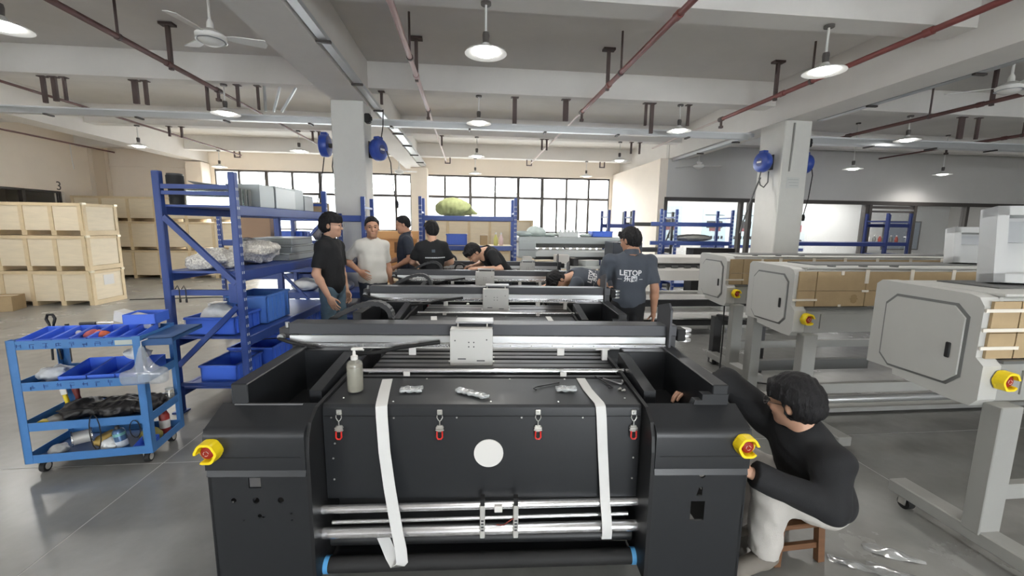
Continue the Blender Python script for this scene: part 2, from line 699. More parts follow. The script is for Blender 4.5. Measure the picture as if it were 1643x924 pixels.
# glazed partition of the side room
w4 = empty('window_4', (5.32, 11.2, 0))
struct(w4)
M_PGLASS = glass_mat('partition_glass', gloss=0.10, haze=0.03)
px = [0.0, 2.2, 2.46, 6.0, 6.12, 7.55, 9.25, XR - 5.32]
for x in px:
    MB().box(x - .045, x + .045, -.02, .12, 0, 2.46).build('window_bar', M_DARKFRAME, w4)
MB().box(0, XR - 5.32, -.03, .13, 2.36, 2.46).build('window_bar', M_DARKFRAME, w4)
MB().box(0, XR - 5.32, -.02, .12, 0, .08).build('window_bar', M_DARKFRAME, w4)
for i in range(len(px) - 1):
    if px[i + 1] - px[i] > .3 and not (6.1 < px[i] < 6.2):
        MB().box(px[i] + .045, px[i + 1] - .045, .045, .055, .08, 2.36).build('pane', M_PGLASS, w4)
d1 = empty('door_1', (11.48, 11.2, 0))
struct(d1)
MB().frame(0, 1.36, 0, 2.2, .05, .02, .07).build('door_frame', M_DARKFRAME, d1)
MB().box(.05, 1.31, .04, .05, .05, 2.15).build('pane', M_PGLASS, d1)
MB().cyl((1.2, -.04, .9), (1.2, -.04, 1.5), .015).box(1.185, 1.215, -.04, .04, .93, .95).box(1.185, 1.215, -.04, .04, 1.45, 1.47).build('door_handle', M_STEELTRAY, d1)
MB().box(-.04, 1.4, .02, .08, 2.26, 2.33).build('door_track', M_DARKFRAME, d1)

# what stands outside the back windows
M_EXT = mat('pale_facade', rgb(225, 226, 226), 0.9, noise=0.05, nscale=0.6)
ext = thing('neighbouring_building', 'pale building across the yard seen through the back windows', 'building', (3.0, 27.0, 0))
MB().box(-16, 14, 0, 6, -1, 3.4).build('facade', M_EXT, ext)
for k in range(9):
    MB().box(-15 + k * 3.2, -13.2 + k * 3.2, -.06, .02, .9, 2.4).build('window_panel', mat('facade_window', rgb(190, 198, 204), 0.3), ext)
MB().box(-16.3, 14.3, -.5, 6, 3.4, 3.65).build('parapet', M_EXT, ext)
cn = thing('sloping_stair_canopy', 'grey sloping stair soffit outside the window beside the far pillar', 'canopy', (0, 0, 0))
MB().prism([(-3.6, 4.6), (-.2, 2.2), (-.2, 1.9), (-3.9, 4.3)], 'y', 16.6, 18.2).build('soffit', mat('raw_concrete', rgb(176, 172, 168), 0.9, noise=.05), cn)
MB().box(-.45, -.2, 16.7, 18.1, -.2, 2.2).build('support', MATS['raw_concrete'], cn)
struct(MB().box(-30, 35, YB + .3, 40, -.5, -.3).build('ground_outside', mat('yard_paving', rgb(180, 180, 178), 0.9)))

# bay number on the left wall
n3 = text_mesh('bay_number', '3', 0.34, mat('stencil_grey', rgb(92, 88, 84), 0.8), 0.002)
o = use(n3, 'bay_number', None, (XL + .004, 13.2, 2.55), rot=(PI / 2, 0, PI / 2))
tag(o, 'grey stencilled number 3 on the cream wall above the crates', 'number')

# cable trays
def tray(name, p0, p1, w, h, label, lid=True):
    p0, p1 = Vector(p0), Vector(p1)
    root = thing(name, label, 'cable tray', p0)
    d = p1 - p0
    MB().bar((0, 0, 0), d, w, h).build('channel', M_STEELTRAY, root)
    if lid:
        MB().bar((0, 0, h / 2 + .012), d + Vector((0, 0, h / 2 + .012)), w + .02, .024).build('lid', M_WHITETRAY, root)
    n = int(d.length // 1.35)
    dn = d.normalized()
    for i in range(n):
        p = dn * (0.5 + i * 1.35)
        side = dn.cross(Vector((0, 0, 1)))
        MB().bar(p - side * (w / 2 + .03) + Vector((0, 0, -h / 2 - .012)), p + side * (w / 2 + .03) + Vector((0, 0, -h / 2 - .012)), .04, .024).build('bracket', mat('dark_bracket', rgb(70, 66, 64), 0.5, .3), root)
    return root
tray('cable_tray', (XL + .02, 7.86, 3.35), (5.3, 7.86, 3.35), .1, .085, 'long grey cable tray crossing the hall behind the left pillar')
tray('cable_tray', (5.9, 7.8, 3.30), (XR - .02, 7.8, 3.32), .16, .11, 'grey cable tray crossing the side bay right of the white pillar')
tray('cable_tray', (-1.5, -1.0, 3.53), (-1.5, 8.6, 3.53), .09, .05, 'thin grey cable tray running along the left girder to the pillar', False)
tray('cable_tray', (-1.465, 8.9, 3.53), (-1.465, 14.4, 3.53), .16, .05, 'pale cable tray along the girder towards the far cream pillar')
tray('cable_tray', (5.98, 1.5, 3.52), (5.98, 7.0, 3.52), .1, .1, 'steel cable tray under the edge of the right girder')
tray('cable_tray', (5.45, 8.0, 3.42), (5.45, 11.15, 3.42), .1, .06, 'short cable tray along the girder beyond the white pillar', False)

# sprinkler pipes, hangers
M_RED = mat('pipe_red', rgb(128, 62, 58), 0.45, noise=.08)
M_MAROON = mat('pipe_maroon', rgb(96, 62, 60), 0.5, noise=.08)
M_PINKW = mat('pipe_pale', rgb(205, 190, 186), 0.5)
M_HANG = mat('hanger_maroon', rgb(84, 70, 68), 0.6)
def pipe(x, z, y0, ym, y1, label, m, m2=None, rods=(), tees=()):
    root = thing('sprinkler_pipe', label, 'pipe', (x, 0, z))
    MB().cyl((0, y0, 0), (0, ym, 0), .032, 12).build('pipe_run', m, root, smooth=40)
    if y1 > ym:
        MB().cyl((0, ym, 0), (0, y1, 0), .02, 10).build('branch_run', m2 or m, root, smooth=40)
        MB().cyl((0, ym - .05, 0), (0, ym + .06, 0), .042, 12).cyl((0, ym, 0), (0, ym, -.12), .022).box(-.03, .03, ym - .03, ym + .03, -.16, -.12).build('sprinkler_fitting', M_HANG, root)
    for y in np.arange(y0 + 1.1, ym - .3, 2.05):
        MB().cyl((0, y - .045, 0), (0, y + .045, 0), .041, 12).build('coupling', m, root, smooth=40)
    for y in rods:
        MB().cyl((0.0, y, 0.02), (0.0, y, ZC - z), .014).cyl((0, y - .02, 0), (0, y + .02, 0), .04).build('hanger_rod', M_HANG, root)
    for y in tees:
        MB().box(-.022, .022, y - .022, y + .022, -.06, ZC - z - .03).box(-.085, .085, y - .05, y + .05, ZC - z - .03, ZC - z).build('hanger_bracket', M_HANG, root)
    return root
pipe(-10.3, 3.6, -1, 10.6, 13.9, 'maroon sprinkler pipe close to the cream left wall', M_MAROON, None, (8.6, 9.8), ())
pipe(-6.8, 3.62, -1, 6.9, 13.9, 'maroon sprinkler pipe second from the cream left wall', M_MAROON, None, (5.2,), (5.9,))
pipe(-3.86, 3.64, -1, 7.35, 13.9, 'dark red sprinkler pipe left of the left pillar', M_MAROON, None, (5.45,), (6.3,))
pipe(-.71, 3.64, -1, 8.0, 13.9, 'pinkish sprinkler pipe just right of the left pillar', mat('pipe_pink', rgb(176, 140, 136), .4), M_PINKW, (5.6,), (6.3,))
pipe(2.0, 3.64, -1, 7.7, 13.9, 'red sprinkler pipe above the middle of the hall', M_RED, M_PINKW, (5.75,), (6.3,))
pipe(4.68, 3.64, -1, 7.8, 10.8, 'red sprinkler pipe beside the right girder', M_RED, M_PINKW, (5.7,), (6.4,))
pipe(8.05, 3.62, -1, 8.6, 10.9, 'dark sprinkler pipe in the right side bay', M_MAROON, None, (5.0, 7.0), (6.1,))
pipe(11.4, 3.62, -1, 9.4, 11.1, 'dark sprinkler pipe far right in the side bay', M_MAROON, None, (8.0,), (7.0,))
hz = [(-6.35, 3.37, .05), (-6.2, 3.4, .06), (-6.06, 3.42, .03), (-5.08, 3.41, .075), (-4.93, 3.4, .045), (-4.05, 3.35, .035), (-3.6, 3.42, .04), (-3.3, 3.39, .03),
      (-1.4, 3.55, .04), (0.77, 3.33, .07), (1.64, 3.4, .09), (3.05, 3.38, .04), (3.16, 3.25, .06), (3.82, 3.4, .04), (9.2, 3.36, .1), (9.55, 3.36, .05), (10.9, 3.36, .04)]
def hanger(x, y, z0, z1, w, label, grp):
    root = thing('strut_hanger', label, 'hanger', (x, y, z0), group=grp)
    MB().box(-w / 2, w / 2, -.02, .02, 0, z1 - z0 - .012).build('strut', M_HANG, root)
    MB().box(-w / 2 - .03, w / 2 + .03, -.04, .04, z1 - z0 - .012, z1 - z0).build('base_plate', M_HANG, root)
ORD = ['first', 'second', 'third', 'fourth', 'fifth', 'sixth', 'seventh', 'eighth', 'ninth', 'tenth', 'eleventh', 'twelfth', 'thirteenth', 'fourteenth', 'fifteenth', 'sixteenth', 'seventeenth']
for k, (x, z0, w) in enumerate(hz):
    hanger(x, 7.4, z0, 3.75, w, ORD[k] + ' dark empty strut from the left above the long cable tray', 'empty struts above the long cable tray')
for k, x in enumerate((-3.2, -3.08, -2.96)):
    r_ = thing('strut_hanger', ['most upright', 'middle', 'most slanted'][k] + ' galvanised slotted strut beside the left pillar under the joist', 'hanger', (x, 7.4, 3.37), group='galvanised struts beside the left pillar')
    MB().bar((0, 0, 0), ((x + 3.2) * 1.0, 0, .38), .035, .03).build('strut', M_STEELTRAY, r_)
for k, (x, z0) in enumerate([(-6.73, 3.53), (-6.47, 3.51), (-3.62, 3.52), (-3.48, 3.59), (-.64, 3.52), (1.80, 3.49), (1.92, 3.49), (4.08, 3.47), (4.3, 3.47)]):
    hanger(x, 10.7, z0, 3.75, .04, ORD[k] + ' short dark strut from the left on the second joist at the back', 'short struts on the second joist')
for k, x in enumerate((-6.96, -.66, 1.95, 4.38)):
    r_ = thing('strut_hanger', ORD[k] + ' small dark U shaped hanger from the left above the back windows', 'hanger', (x, 14.0, 3.58), group='U hangers near the back windows')
    MB().box(-.09, -.06, -.02, .02, 0, .17).build('strut', M_HANG, r_)
    MB().box(.06, .09, -.02, .02, 0, .17).build('strut', M_HANG, r_)
    MB().box(-.09, .09, -.02, .02, -.02, .01).build('cross_bar', M_HANG, r_)

# pendant lamps
M_SHADE = mat('lamp_shade_white', rgb(225, 225, 222), 0.5)
M_LAMPCAP = mat('lamp_cap_dark', rgb(84, 80, 78), 0.5)
M_BULB = mat('lamp_diffuser_lit', rgb(255, 255, 255), 0.5, emit=(1.0, 0.98, 0.94, 1), emit_s=14.0)
_shade = MB().lathe([(.035, .0), (.05, -.03), (.1, -.05), (.2, -.085), (.205, -.095), (.19, -.09), (.09, -.06), (.03, -.05)], n=32).mesh('shade', M_SHADE, smooth=50)
_cap = MB().lathe([(.0, .1), (.03, .1), (.035, .07), (.028, .0), (.045, -.02), (.0, -.02)], n=16).mesh('socket', M_LAMPCAP, smooth=50)
_bulb = MB().lathe([(.0, -.055), (.1, -.06), (.115, -.075), (.1, -.1), (.05, -.115), (.0, -.118)], n=24).mesh('diffuser', M_BULB, smooth=60)
_bulb_off = MB().lathe([(.0, -.055), (.1, -.06), (.115, -.075), (.1, -.1), (.05, -.115), (.0, -.118)], n=24).mesh('diffuser', mat('lamp_diffuser_dim', rgb(240, 240, 235), 0.5, emit=(1, .98, .94, 1), emit_s=2.0), smooth=60)
def pendant(x, y, z, label, top=3.75, power=1.0):
    root = thing('pendant_lamp', label, 'lamp', (x, y, z + .08), group='white dish pendant lamps')
    use(_shade, 'lamp_shade', root)
    use(_cap, 'socket', root)
    use(_bulb if power > .3 else _bulb_off, 'diffuser', root)
    L = top - z - .08
    MB().cyl((0, 0, .09), (0, 0, L), .011, 8).build('stem', M_SHADE, root)
    MB().cyl((0, 0, L - .025), (0, 0, L), .05, 14).build('ceiling_rose', M_LAMPCAP, root)
    if power > 0:
        d = bpy.data.lights.new('lamp_light', 'SPOT')
        d.energy = LAMP_POWER * power
        d.spot_size = R(160)
        d.spot_blend = 0.6
        d.color = (1.0, 0.97, 0.92)
        d.shadow_soft_size = 0.1
        lo = bpy.data.objects.new('lamp_light', d)
        COL.objects.link(lo)
        lo.parent = root
        lo.location = (0, 0, -.15)
pendant(.17, 4.43, 3.3, 'large lit pendant lamp hanging over the front printer')
pendant(3.77, 4.43, 3.3, 'lit pendant lamp beside the red pipe and right girder')
pendant(-4.07, 4.43, 3.3, 'lit pendant lamp cut off at the upper left edge')
pendant(-3.8, 7.4, 3.32, 'pendant lamp on the cable tray left of the left pillar')
pendant(.17, 7.4, 3.32, 'pendant lamp in front of the long tray, middle of the hall')
pendant(3.67, 7.4, 3.32, 'pendant lamp near the tray end left of the white pillar')
pendant(8.18, 7.45, 3.32, 'pendant lamp in the side bay in front of the grey tray', power=.8)
pendant(-7.4, 10.7, 3.3, 'pendant lamp nearest the cream left wall, lit to brighten that wall', power=1.0)  # looks unlit in place, powered up to brighten the left wall
pendant(-7.6, 7.4, 3.32, 'added unseen pendant lamp outside the left edge, lighting the left bay', power=1.0)  # this lamp and the next are added out of view to light the crates
pendant(-7.6, 4.43, 3.3, 'added unseen pendant lamp beside the viewpoint, lighting the left bay', power=.7)
pendant(-3.94, 10.7, 3.3, 'small pendant lamp left of the pillar near the back beam', power=.7)
pendant(.2, 10.7, 3.3, 'small pendant lamp above the middle printers at the back', power=.5)
pendant(3.79, 10.7, 3.3, 'small pendant lamp near the cream return wall', power=.25)
pendant(-7.46, 13.95, 3.28, 'far pendant lamp at the left end of the back windows', power=.5)
pendant(.21, 13.95, 3.28, 'far pendant lamp above the middle back windows', power=.25)
pendant(3.84, 13.95, 3.28, 'far pendant lamp above the right end of the back windows', power=.25)
pendant(9.2, 9.6, 3.1, 'dim pendant lamp against the grey partition wall', 4.15, power=.5)
pendant(12.6, 10.4, 3.15, 'faint pendant lamp at far right before the partition wall', 4.15, power=.5)
for k, x in enumerate((-4.07, .17, 3.77, 8.2)):  # lamp rows behind the camera, out of view, kept for the light they add
    for j, y in enumerate((1.05, -2.05, -5.35)):
        pendant(x, y, 3.3, 'unseen pendant lamp adding light, ' + ['nearest above', 'second row behind', 'last row behind'][j] + ' the viewpoint, ' + ['left bay', 'left of centre', 'right of centre', 'side bay'][k], power=.6)

# ceiling fans
M_FAN = mat('fan_white', rgb(226, 225, 221), 0.45)
def fan(x, y, z, top, label, blade=.6, a0=0.0, cage=False):
    root = thing('ceiling_fan', label, 'fan', (x, y, z), group='white ceiling fans')
    MB().lathe([(0, -.07), (.06, -.065), (.1, -.04), (.13, -.005), (.13, .02), (.1, .045), (.05, .07), (0, .075)], n=28).build('motor', M_FAN, root, smooth=50)
    MB().lathe([(.118, -.03), (.126, -.034), (.134, -.03), (.126, -.024), (.118, -.03)], n=28).build('ring', M_STEELTRAY, root, smooth=50)
    MB().cyl((0, 0, .06), (0, 0, top - z), .013, 10).build('rod', M_FAN, root)
    MB().lathe([(.0, .06), (.035, .06), (.03, .13), (.015, .16), (0, .16)], n=16).build('hook_cover', M_FAN, root, smooth=50)
    MB().lathe([(.0, 0), (.06, 0), (.04, .08), (0, .08)], (0, 0, top - z - .08), n=16).build('ceiling_rose', M_FAN, root, smooth=50)
    for k in range(3):
        a = a0 + k * 2 * PI / 3
        m = Matrix.Rotation(a, 4, 'Z')
        bl = MB()
        pts = [(.1, -.02), (.2, -.05), (blade, -.07), (blade + .02, 0), (blade, .06), (.2, .05), (.1, .02)]
        v = [Vector((p[0], p[1], .015 - p[1] * .2)) for p in pts] + [Vector((p[0], p[1], .022 - p[1] * .2)) for p in pts]
        n = len(pts)
        f = [tuple(range(n))[::-1], tuple(range(n, 2 * n))] + [(i, (i + 1) % n, n + (i + 1) % n, n + i) for i in range(n)]
        bl.add(v, f, m)
        bl.build('blade', M_FAN, root)
    return root
fan(-2.44, 4.6, 3.36, 4.15, 'white ceiling fan at upper left beside the left girder', .45, .35)
fan(5.85, 10.6, 3.2, 3.75, 'white ceiling fan in front of the grey partition wall', .62, .05)
fan(6.55, 4.8, 3.36, 4.15, 'white ceiling fan cut off at the right edge', .55, 2.4)
fan(-2.05, 13.2, 3.18, 4.15, 'small far ceiling fan beside the far cream pillar', .5, .2)
fan(.6, -3.5, 3.36, 4.15, 'white ceiling fan behind the viewpoint', .55, .2)
# ================================================================ black printers in a row
M_BLK = mat('black_powder_coat', rgb(31, 33, 36), 0.38, noise=0.05, nscale=30, bump=0.03, bscale=500)
M_BLK2 = mat('black_inner_steel', rgb(24, 25, 27), 0.5)
M_BEAMBLK = mat('anthracite_beam', rgb(70, 71, 75), 0.45, .2)
M_ALU = mat('bright_aluminium', rgb(225, 226, 226), 0.28, .75)
M_CHROME = mat('chrome', rgb(236, 236, 238), 0.24, .85)
M_PLATE = mat('carriage_plate_grey', rgb(196, 195, 191), 0.4, .25)
M_WHITE = mat('white_plastic', rgb(218, 216, 212), 0.5)
M_YEL = mat('yellow_shroud', rgb(245, 216, 30), 0.45)
M_REDB = mat('red_button', rgb(150, 40, 24), 0.5, spec=.3)
M_REDL = mat('red_lever', rgb(206, 44, 38), 0.35)
M_BLUEC = mat('blue_end_ring', rgb(92, 168, 226), 0.4)
M_RUB = mat('black_rubber', rgb(22, 22, 23), 0.7)
M_SCREW = mat('screw_zinc', rgb(210, 210, 205), 0.3, .8)
M_SHEETG = mat('motor_grey', rgb(150, 152, 152), .4, .4)
M_DKGREY = mat('dark_grey_plastic', rgb(58, 58, 60), 0.5)

def boolean_cut(mb, cutters, name, material):
    """Cut holes into a panel; returns the mesh."""
    a = mb.build(name, material)
    c = cutters.build('cutter', material)
    md = a.modifiers.new('b', 'BOOLEAN')
    md.operation = 'DIFFERENCE'
    md.object = c
    md.solver = 'EXACT'
    bpy.context.view_layer.update()
    dg = bpy.context.evaluated_depsgraph_get()
    me = bpy.data.meshes.new_from_object(a.evaluated_get(dg))
    bpy.data.objects.remove(a)
    bpy.data.objects.remove(c)
    me.name = name
    return me

def estop(parent, loc, rot=(0, 0, 0), s=1.0, gap=(200, 250)):
    """Emergency stop: yellow C shroud round a red mushroom button; faces local -y."""
    sh = MB()
    n = 26
    ro, ri, d = .056 * s, .040 * s, .055 * s
    a0, a1 = R(gap[1]), R(gap[0] + 360)
    ang = [a0 + (a1 - a0) * i / (n - 1) for i in range(n)]
    prof = [(ro, 0), (ro * .96, -d), (ri * 1.04, -d), (ri, 0)]
    v = []
    for t in ang:
        k = 1.0 + .04 * math.cos(6 * t)
        for r, y in prof:
            v.append((r * k * math.cos(t), y, r * k * math.sin(t)))
    f = []
    for i in range(n - 1):
        for j in range(4):
            f.append((i * 4 + j, i * 4 + (j + 1) % 4, (i + 1) * 4 + (j + 1) % 4, (i + 1) * 4 + j))
    f += [(0, 1, 2, 3), ((n - 1) * 4 + 3, (n - 1) * 4 + 2, (n - 1) * 4 + 1, (n - 1) * 4)]
    sh.add(v, f)
    sh.cyl((0, 0.0, 0), (0, -.012 * s, 0), ro * .99, 20)
    o = sh.build('stop_shroud', M_YEL, parent, loc)
    o.rotation_euler = rot
    b = MB().lathe([(.014 * s, 0), (.014 * s, .024 * s), (.031 * s, .026 * s), (.032 * s, .036 * s), (.024 * s, .042 * s), (0, .044 * s)], n=22, m=Matrix.Rotation(PI / 2, 4, 'X'))
    bo = b.build('stop_button', M_REDB, o, smooth=40)
    mk = MB()
    for q in range(3):
        t = q * 2 * PI / 3
        pts = [(math.cos(t + u) * .012 * s, -.0446 * s, math.sin(t + u) * .012 * s) for u in np.linspace(0, 1.5, 6)]
        mk.tube(pts, .0014 * s, 5)
    m_ = mk.build('stop_arrows', mat('faded_white_print', rgb(214, 190, 182), .6), o)
    return o

def toggle_latch_parts():
    keeper = MB().box(-.012, .012, -.006, 0, -.012, .012, .003).cyl((-.004, -.008, .0), (.004, -.008, .0), .005).mesh('latch_keeper', M_SCREW)
    loop = MB().tube([(-.011, -.008, -.012), (-.012, -.008, -.022), (-.006, -.009, -.033), (0, -.01, -.038), (.006, -.009, -.033), (.012, -.008, -.022), (.011, -.008, -.012)], .0022, 6)
    loop.cyl((0, -.01, -.036), (0, -.01, -.062), .0026)
    loop = loop.mesh('latch_loop', M_SCREW)
    body = MB().box(-.014, .014, -.012, 0, -.088, -.058, .003).box(-.017, .017, -.018, -.002, -.072, -.064, .002).cyl((-.018, -.012, -.078), (.018, -.012, -.078), .003)
    body = body.mesh('latch_body', M_SCREW)
    lever = MB().tube([(-.011, -.016, -.082), (-.012, -.018, -.108), (-.006, -.019, -.116), (.006, -.019, -.116), (.012, -.018, -.108), (.011, -.016, -.082)], .0036, 6)
    lever = lever.mesh('latch_lever', M_REDL)
    return keeper, loop, body, lever
_latch = toggle_latch_parts()

def make_printer():
    root = empty('flatbed_printer')
    W, IN = 1.11, .70
    # ---- cabinets
    for s in (-1, 1):
        lo, hi = sorted((s * W, s * (IN + .015)))
        pan = MB().box(lo, hi, 0, .008, .1, .625)
        cut = MB()
        if s < 0:
            cut.box(-.955, -.905, -.02, .03, .545, .59)
            for x, z, r in [(-1.02, .49, .011), (-.93, .49, .014), (-.83, .49, .013), (-.92, .42, .009), (-.985, .40, .004), (-.79, .43, .004), (-.79, .40, .004), (-.905, .415, .005)]:
                cut.cyl((x, -.02, z), (x, .03, z), r, 14)
        else:
            cut.box(.885, .945, -.02, .03, .385, .475)
            cut.prism([(.905, .5), (.93, .5), (.93, .54), (.915, .54)], 'y', -.02, .03)
            cut.cyl((.925, -.02, .595), (.925, .03, .595), .014, 14)
        me = boolean_cut(pan, cut, 'cabinet_panel', M_BLK)
        use(me, 'cabinet_panel', root)
        # hood with rounded fold
        prof = [(-.012, .63), (-.012, .765)] + [(-.012 + .045 * (1 - math.cos(t)), .765 + .045 * math.sin(t)) for t in np.linspace(0.2, 1.25, 6)] + [(.13, .856), (.13, .80), (.02, .62)]
        MB().prism(prof, 'x', lo - (.004 if s < 0 else 0), hi + (.004 if s > 0 else 0)).build('cabinet_hood', M_BLK, root, smooth=35)
        lip = MB().prism([(-.014, .603), (-.006, .632), (.01, .632), (.01, .6)], 'x', lo, hi)
        lip.build('hood_lip', M_BLK, root)
        # seam ridge
        MB().box(lo + .02, hi - .02, -.0145, -.011, .683, .687).build('seam', M_BLK2, root)
        # outer side with a service opening, inner side, back foot
        sx = s * W
        MB().box(sx - .006, sx + .006, 0, 1.05, .1, .30).box(sx - .006, sx + .006, 0, .2, .30, .80).box(sx - .006, sx + .006, .95, 1.05, .3, .80).build('side_panel', M_BLK, root)
        ix = s * (IN + .008)
        MB().prism([(-.006, .1), (-.006, .70), (.004, .765), (.03, .815), (.10, .852), (.48, .868), (1.05, .868), (1.05, .1)], 'x', ix - .008, ix + .008).build('inner_side_plate', M_BLK2, root)
        MB().box(lo, hi, .13, .62, .70, .72).build("tray_floor", M_BLK2, root) if s > 0 else MB().box(lo, hi, .13, .2, .70, .72).box(-.88, hi, .2, .62, .70, .72).box(lo, -1.0, .2, .62, .70, .72).box(-1.0, -.88, .4, .62, .70, .72).build("tray_floor", M_BLK2, root)
        # tray on top: outer wall, inner wall, back wall and front lip
        o0, o1 = sorted((s * (W - .035), s * (W - .105)))
        i0, i1 = sorted((s * .79, s * .735))
        MB().box(o0, o1, .125, .76, .70, .942, .004).build('tray_outer_wall', M_BLK, root)
        MB().prism([(.22, .70), (.22, .875), (.66, .925), (.66, .70)], 'x', i0, i1).build('tray_inner_wall', M_BLK, root)
        MB().box(min(o0, i0) + .03, max(o1, i1) - .03, .66, .74, .50, .93, .004).build('tray_back_wall', M_BLK, root)
        if s < 0:
            MB().box(lo + .05, hi - .06, .118, .127, .845, .855).build('tray_lip', mat('lip_grey', rgb(120, 120, 122), .35, .3), root)
        else:
            MB().prism([(.90, .80), (1.075, .80), (1.075, .90), (.96, .90), (.96, .872), (.93, .872)], 'y', .122, .16).build('tray_corner', M_BLK, root)
        MB().box(lo + .02, hi - .02, .128, .14, .70, .845).build('tray_front_plate', M_BLK2, root)
        ped = s * .90
        MB().cyl((s * .78, .34, .845), (s * .78, .335, .848), .015).build('plug', M_ALU, root)
        MB().cyl((ped, .12, .815), (ped, .10, .815), .009).build('knob', M_WHITE, root, smooth=40)
        # casters
        for y in (.12, .93):
            c = MB().cyl((s * .9 - .018, y, .04), (s * .9 + .018, y, .04), .04, 18).build('caster_wheel', M_RUB, root, smooth=40)
            MB().box(s * .9 - .03, s * .9 + .03, y - .03, y + .03, .085, .1).box(s * .9 - .028, s * .9 - .022, y - .02, y + .02, .03, .09).box(s * .9 + .022, s * .9 + .028, y - .02, y + .02, .03, .09).build('caster_fork', M_SCREW, root)
        estop(root, (s * 1.08, -.012, .722 if s < 0 else .742), s=.8, gap=(185, 240) if s < 0 else (320, 370))
    # ---- centre box
    prof = [(.135, .405), (.13, .80), (.132, .835), (.14, .846), (.452, .848), (.452, .80), (.30, .405)]
    MB().prism(prof, 'x', -IN + .004, IN - .004).build('front_cover', M_BLK, root, smooth=20)
    MB().box(-IN + .01, IN - .01, .126, .131, .794, .797).build('seam', M_BLK2, root)
    scr = MB().lathe([(.0, .003), (.0035, .003), (.0045, 0)], n=8, m=Matrix.Rotation(PI / 2, 4, 'X')).mesh('screw', M_SCREW)
    for x, z in [(-.391, .788), (-.118, .79), (.166, .79), (.436, .79), (-.66, .79), (.675, .79), (-.645, .74), (-.66, .6), (-.66, .5), (.67, .6), (.67, .5), (-.65, .67)]:
        use(scr, 'screw', root, (x, .129, z))
    for x, y in [(-.40, .16), (.03, .16), (.33, .16), (-.3, .44), (.12, .44), (.4, .44), (-.63, .2), (.64, .2)]:
        use(scr, 'screw', root, (x, y, .849), rot=(-PI / 2, 0, 0))
    for x in (-.625, -.191, .238, .661):
        k = use(_latch[0], 'latch', root, (x, .129, .815))
        use(_latch[1], 'latch_loop', k)
        use(_latch[2], 'latch_body', k)
        use(_latch[3], 'latch_lever', k)
    MB().cyl((.022, .132, .622), (.022, .127, .622), .065, 40).build('round_blank', M_WHITE, root)
    # ---- rollers in the lower opening
    MB().box(-IN, IN, .27, .29, .1, .41).build('back_plate', M_BLK2, root)
    MB().cyl((-.735, .085, .385), (.75, .13, .385), .0175, 18).build('chrome_roller', M_CHROME, root, smooth=40)
    MB().cyl((-.66, .085, .325), (.66, .13, .325), .009, 12).build('chrome_rod', M_CHROME, root, smooth=40)
    MB().cyl((-.715, .085, .272), (.715, .12, .272), .024, 20).build('chrome_roller', M_CHROME, root, smooth=40)
    for x, y in ((-.735, .085), (.735, .12)):
        MB().cyl((x - .02, y, .272), (x + .02, y, .272), .012).build('roller_axle', M_BLK2, root)
    MB().cyl((-.69, .15, .195), (.69, .17, .195), .03, 18).build('rubber_roller', M_BLK2, root, smooth=40)
    fr = MB().cyl((-.69, .085, .118), (.69, .12, .118), .035, 22).build('feed_roller', M_RUB, root, smooth=40)
    for x, y in ((-.70, .085), (.70, .12)):
        MB().cyl((x - .02, y, .118), (x + .02, y, .118), .037, 22).build('end_ring', M_BLUEC, fr, smooth=40)
        MB().cyl((x * 1.06 - .012, y, .118), (x * 1.06 + .012, y, .118), .008, 10).build('axle_tip', M_SCREW, fr)
    for x in (-.002, .144):
        c = MB().box(x - .011, x + .011, .055, .085, .262, .415, .003)
        c = c.build('roller_clamp', M_PLATE, root)
        for z in (.3, .315, .33, .345):
            MB().box(x - .006, x + .006, .052, .056, z, z + .006).build('slot', M_DKGREY, c)
        MB().box(x - .009, x + .009, .06, .09, .415, .45).build('clamp_head', M_RUB, c)
    MB().box(.05, .085, .07, .09, .375, .405, .002).build('connector', M_WHITE, root)
    MB().tube([(.14, .06, .36), (.11, .045, .35), (.09, .05, .33), (.06, .055, .33)], .0025, 6).build('wire', mat('wire_red', rgb(120, 40, 30), .5), root)
    MB().box(-IN - .01, IN + .01, .18, .26, .03, .08).build('base_beam', M_BLK, root)
    # ---- platen
    MB().box(-.66, .73, .456, 1.06, .70, .80).build('bed_frame', M_BLK2, root)
    for k in range(6):
        MB().box(-.63, .71, .56 + k * .075, .62 + k * .075, .80, .845 + .002 * (k % 2), .006).build('platen_slat', M_BLK, root)
    MB().cyl((-.65, .525, .86), (.73, .535, .86), .0125, 14).build('guide_rod', M_CHROME, root, smooth=40)
    MB().box(-.66, .73, .47, .50, .80, .85).build('platen_lip', M_BLK2, root)
    for x in (-.41, .40):
        MB().box(x - .016, x + .016, .478, .482, .845, .872).build('paper_tab', M_WHITE, root)
    # ---- gantry
    MB().box(-1.13, 1.10, .75, .86, .995, 1.06, .003).build('gantry_beam', M_BEAMBLK, root)
    MB().box(-1.12, 1.03, .733, .75, .955, .995, .002).build('rail_cover', M_ALU, root)
    MB().box(-1.08, 1.03, .728, .75, .93, .952, .002).build('linear_rail', M_CHROME, root)
    MB().box(-1.05, 1.02, .735, .80, .922, .929).build('rail_flange', M_WHITE, root)
    for x in np.arange(-.95, .95, .12):
        use(scr, 'screw', root, (float(x), .728, .941))
    for x in (-.43, .42):
        MB().box(x - .02, x + .02, .726, .729, .885, .925).build('paper_tab', M_WHITE, root)
    MB().box(.66, .69, .72, .75, .86, .925).box(.62, .70, .72, .75, .92, .93).build('cable_bracket', M_WHITE, root)
    # gantry legs
    MB().prism([(.70, .86), (.70, 1.16), (.74, 1.195), (.90, 1.155), (.90, .86)], 'x', 1.035, 1.047).box(1.03, 1.10, .72, .9, .80, .93).build('gantry_end_plate', M_BEAMBLK, root)
    MB().box(-1.11, -1.07, .74, .9, .80, 1.0).build('gantry_leg', M_BLK, root)
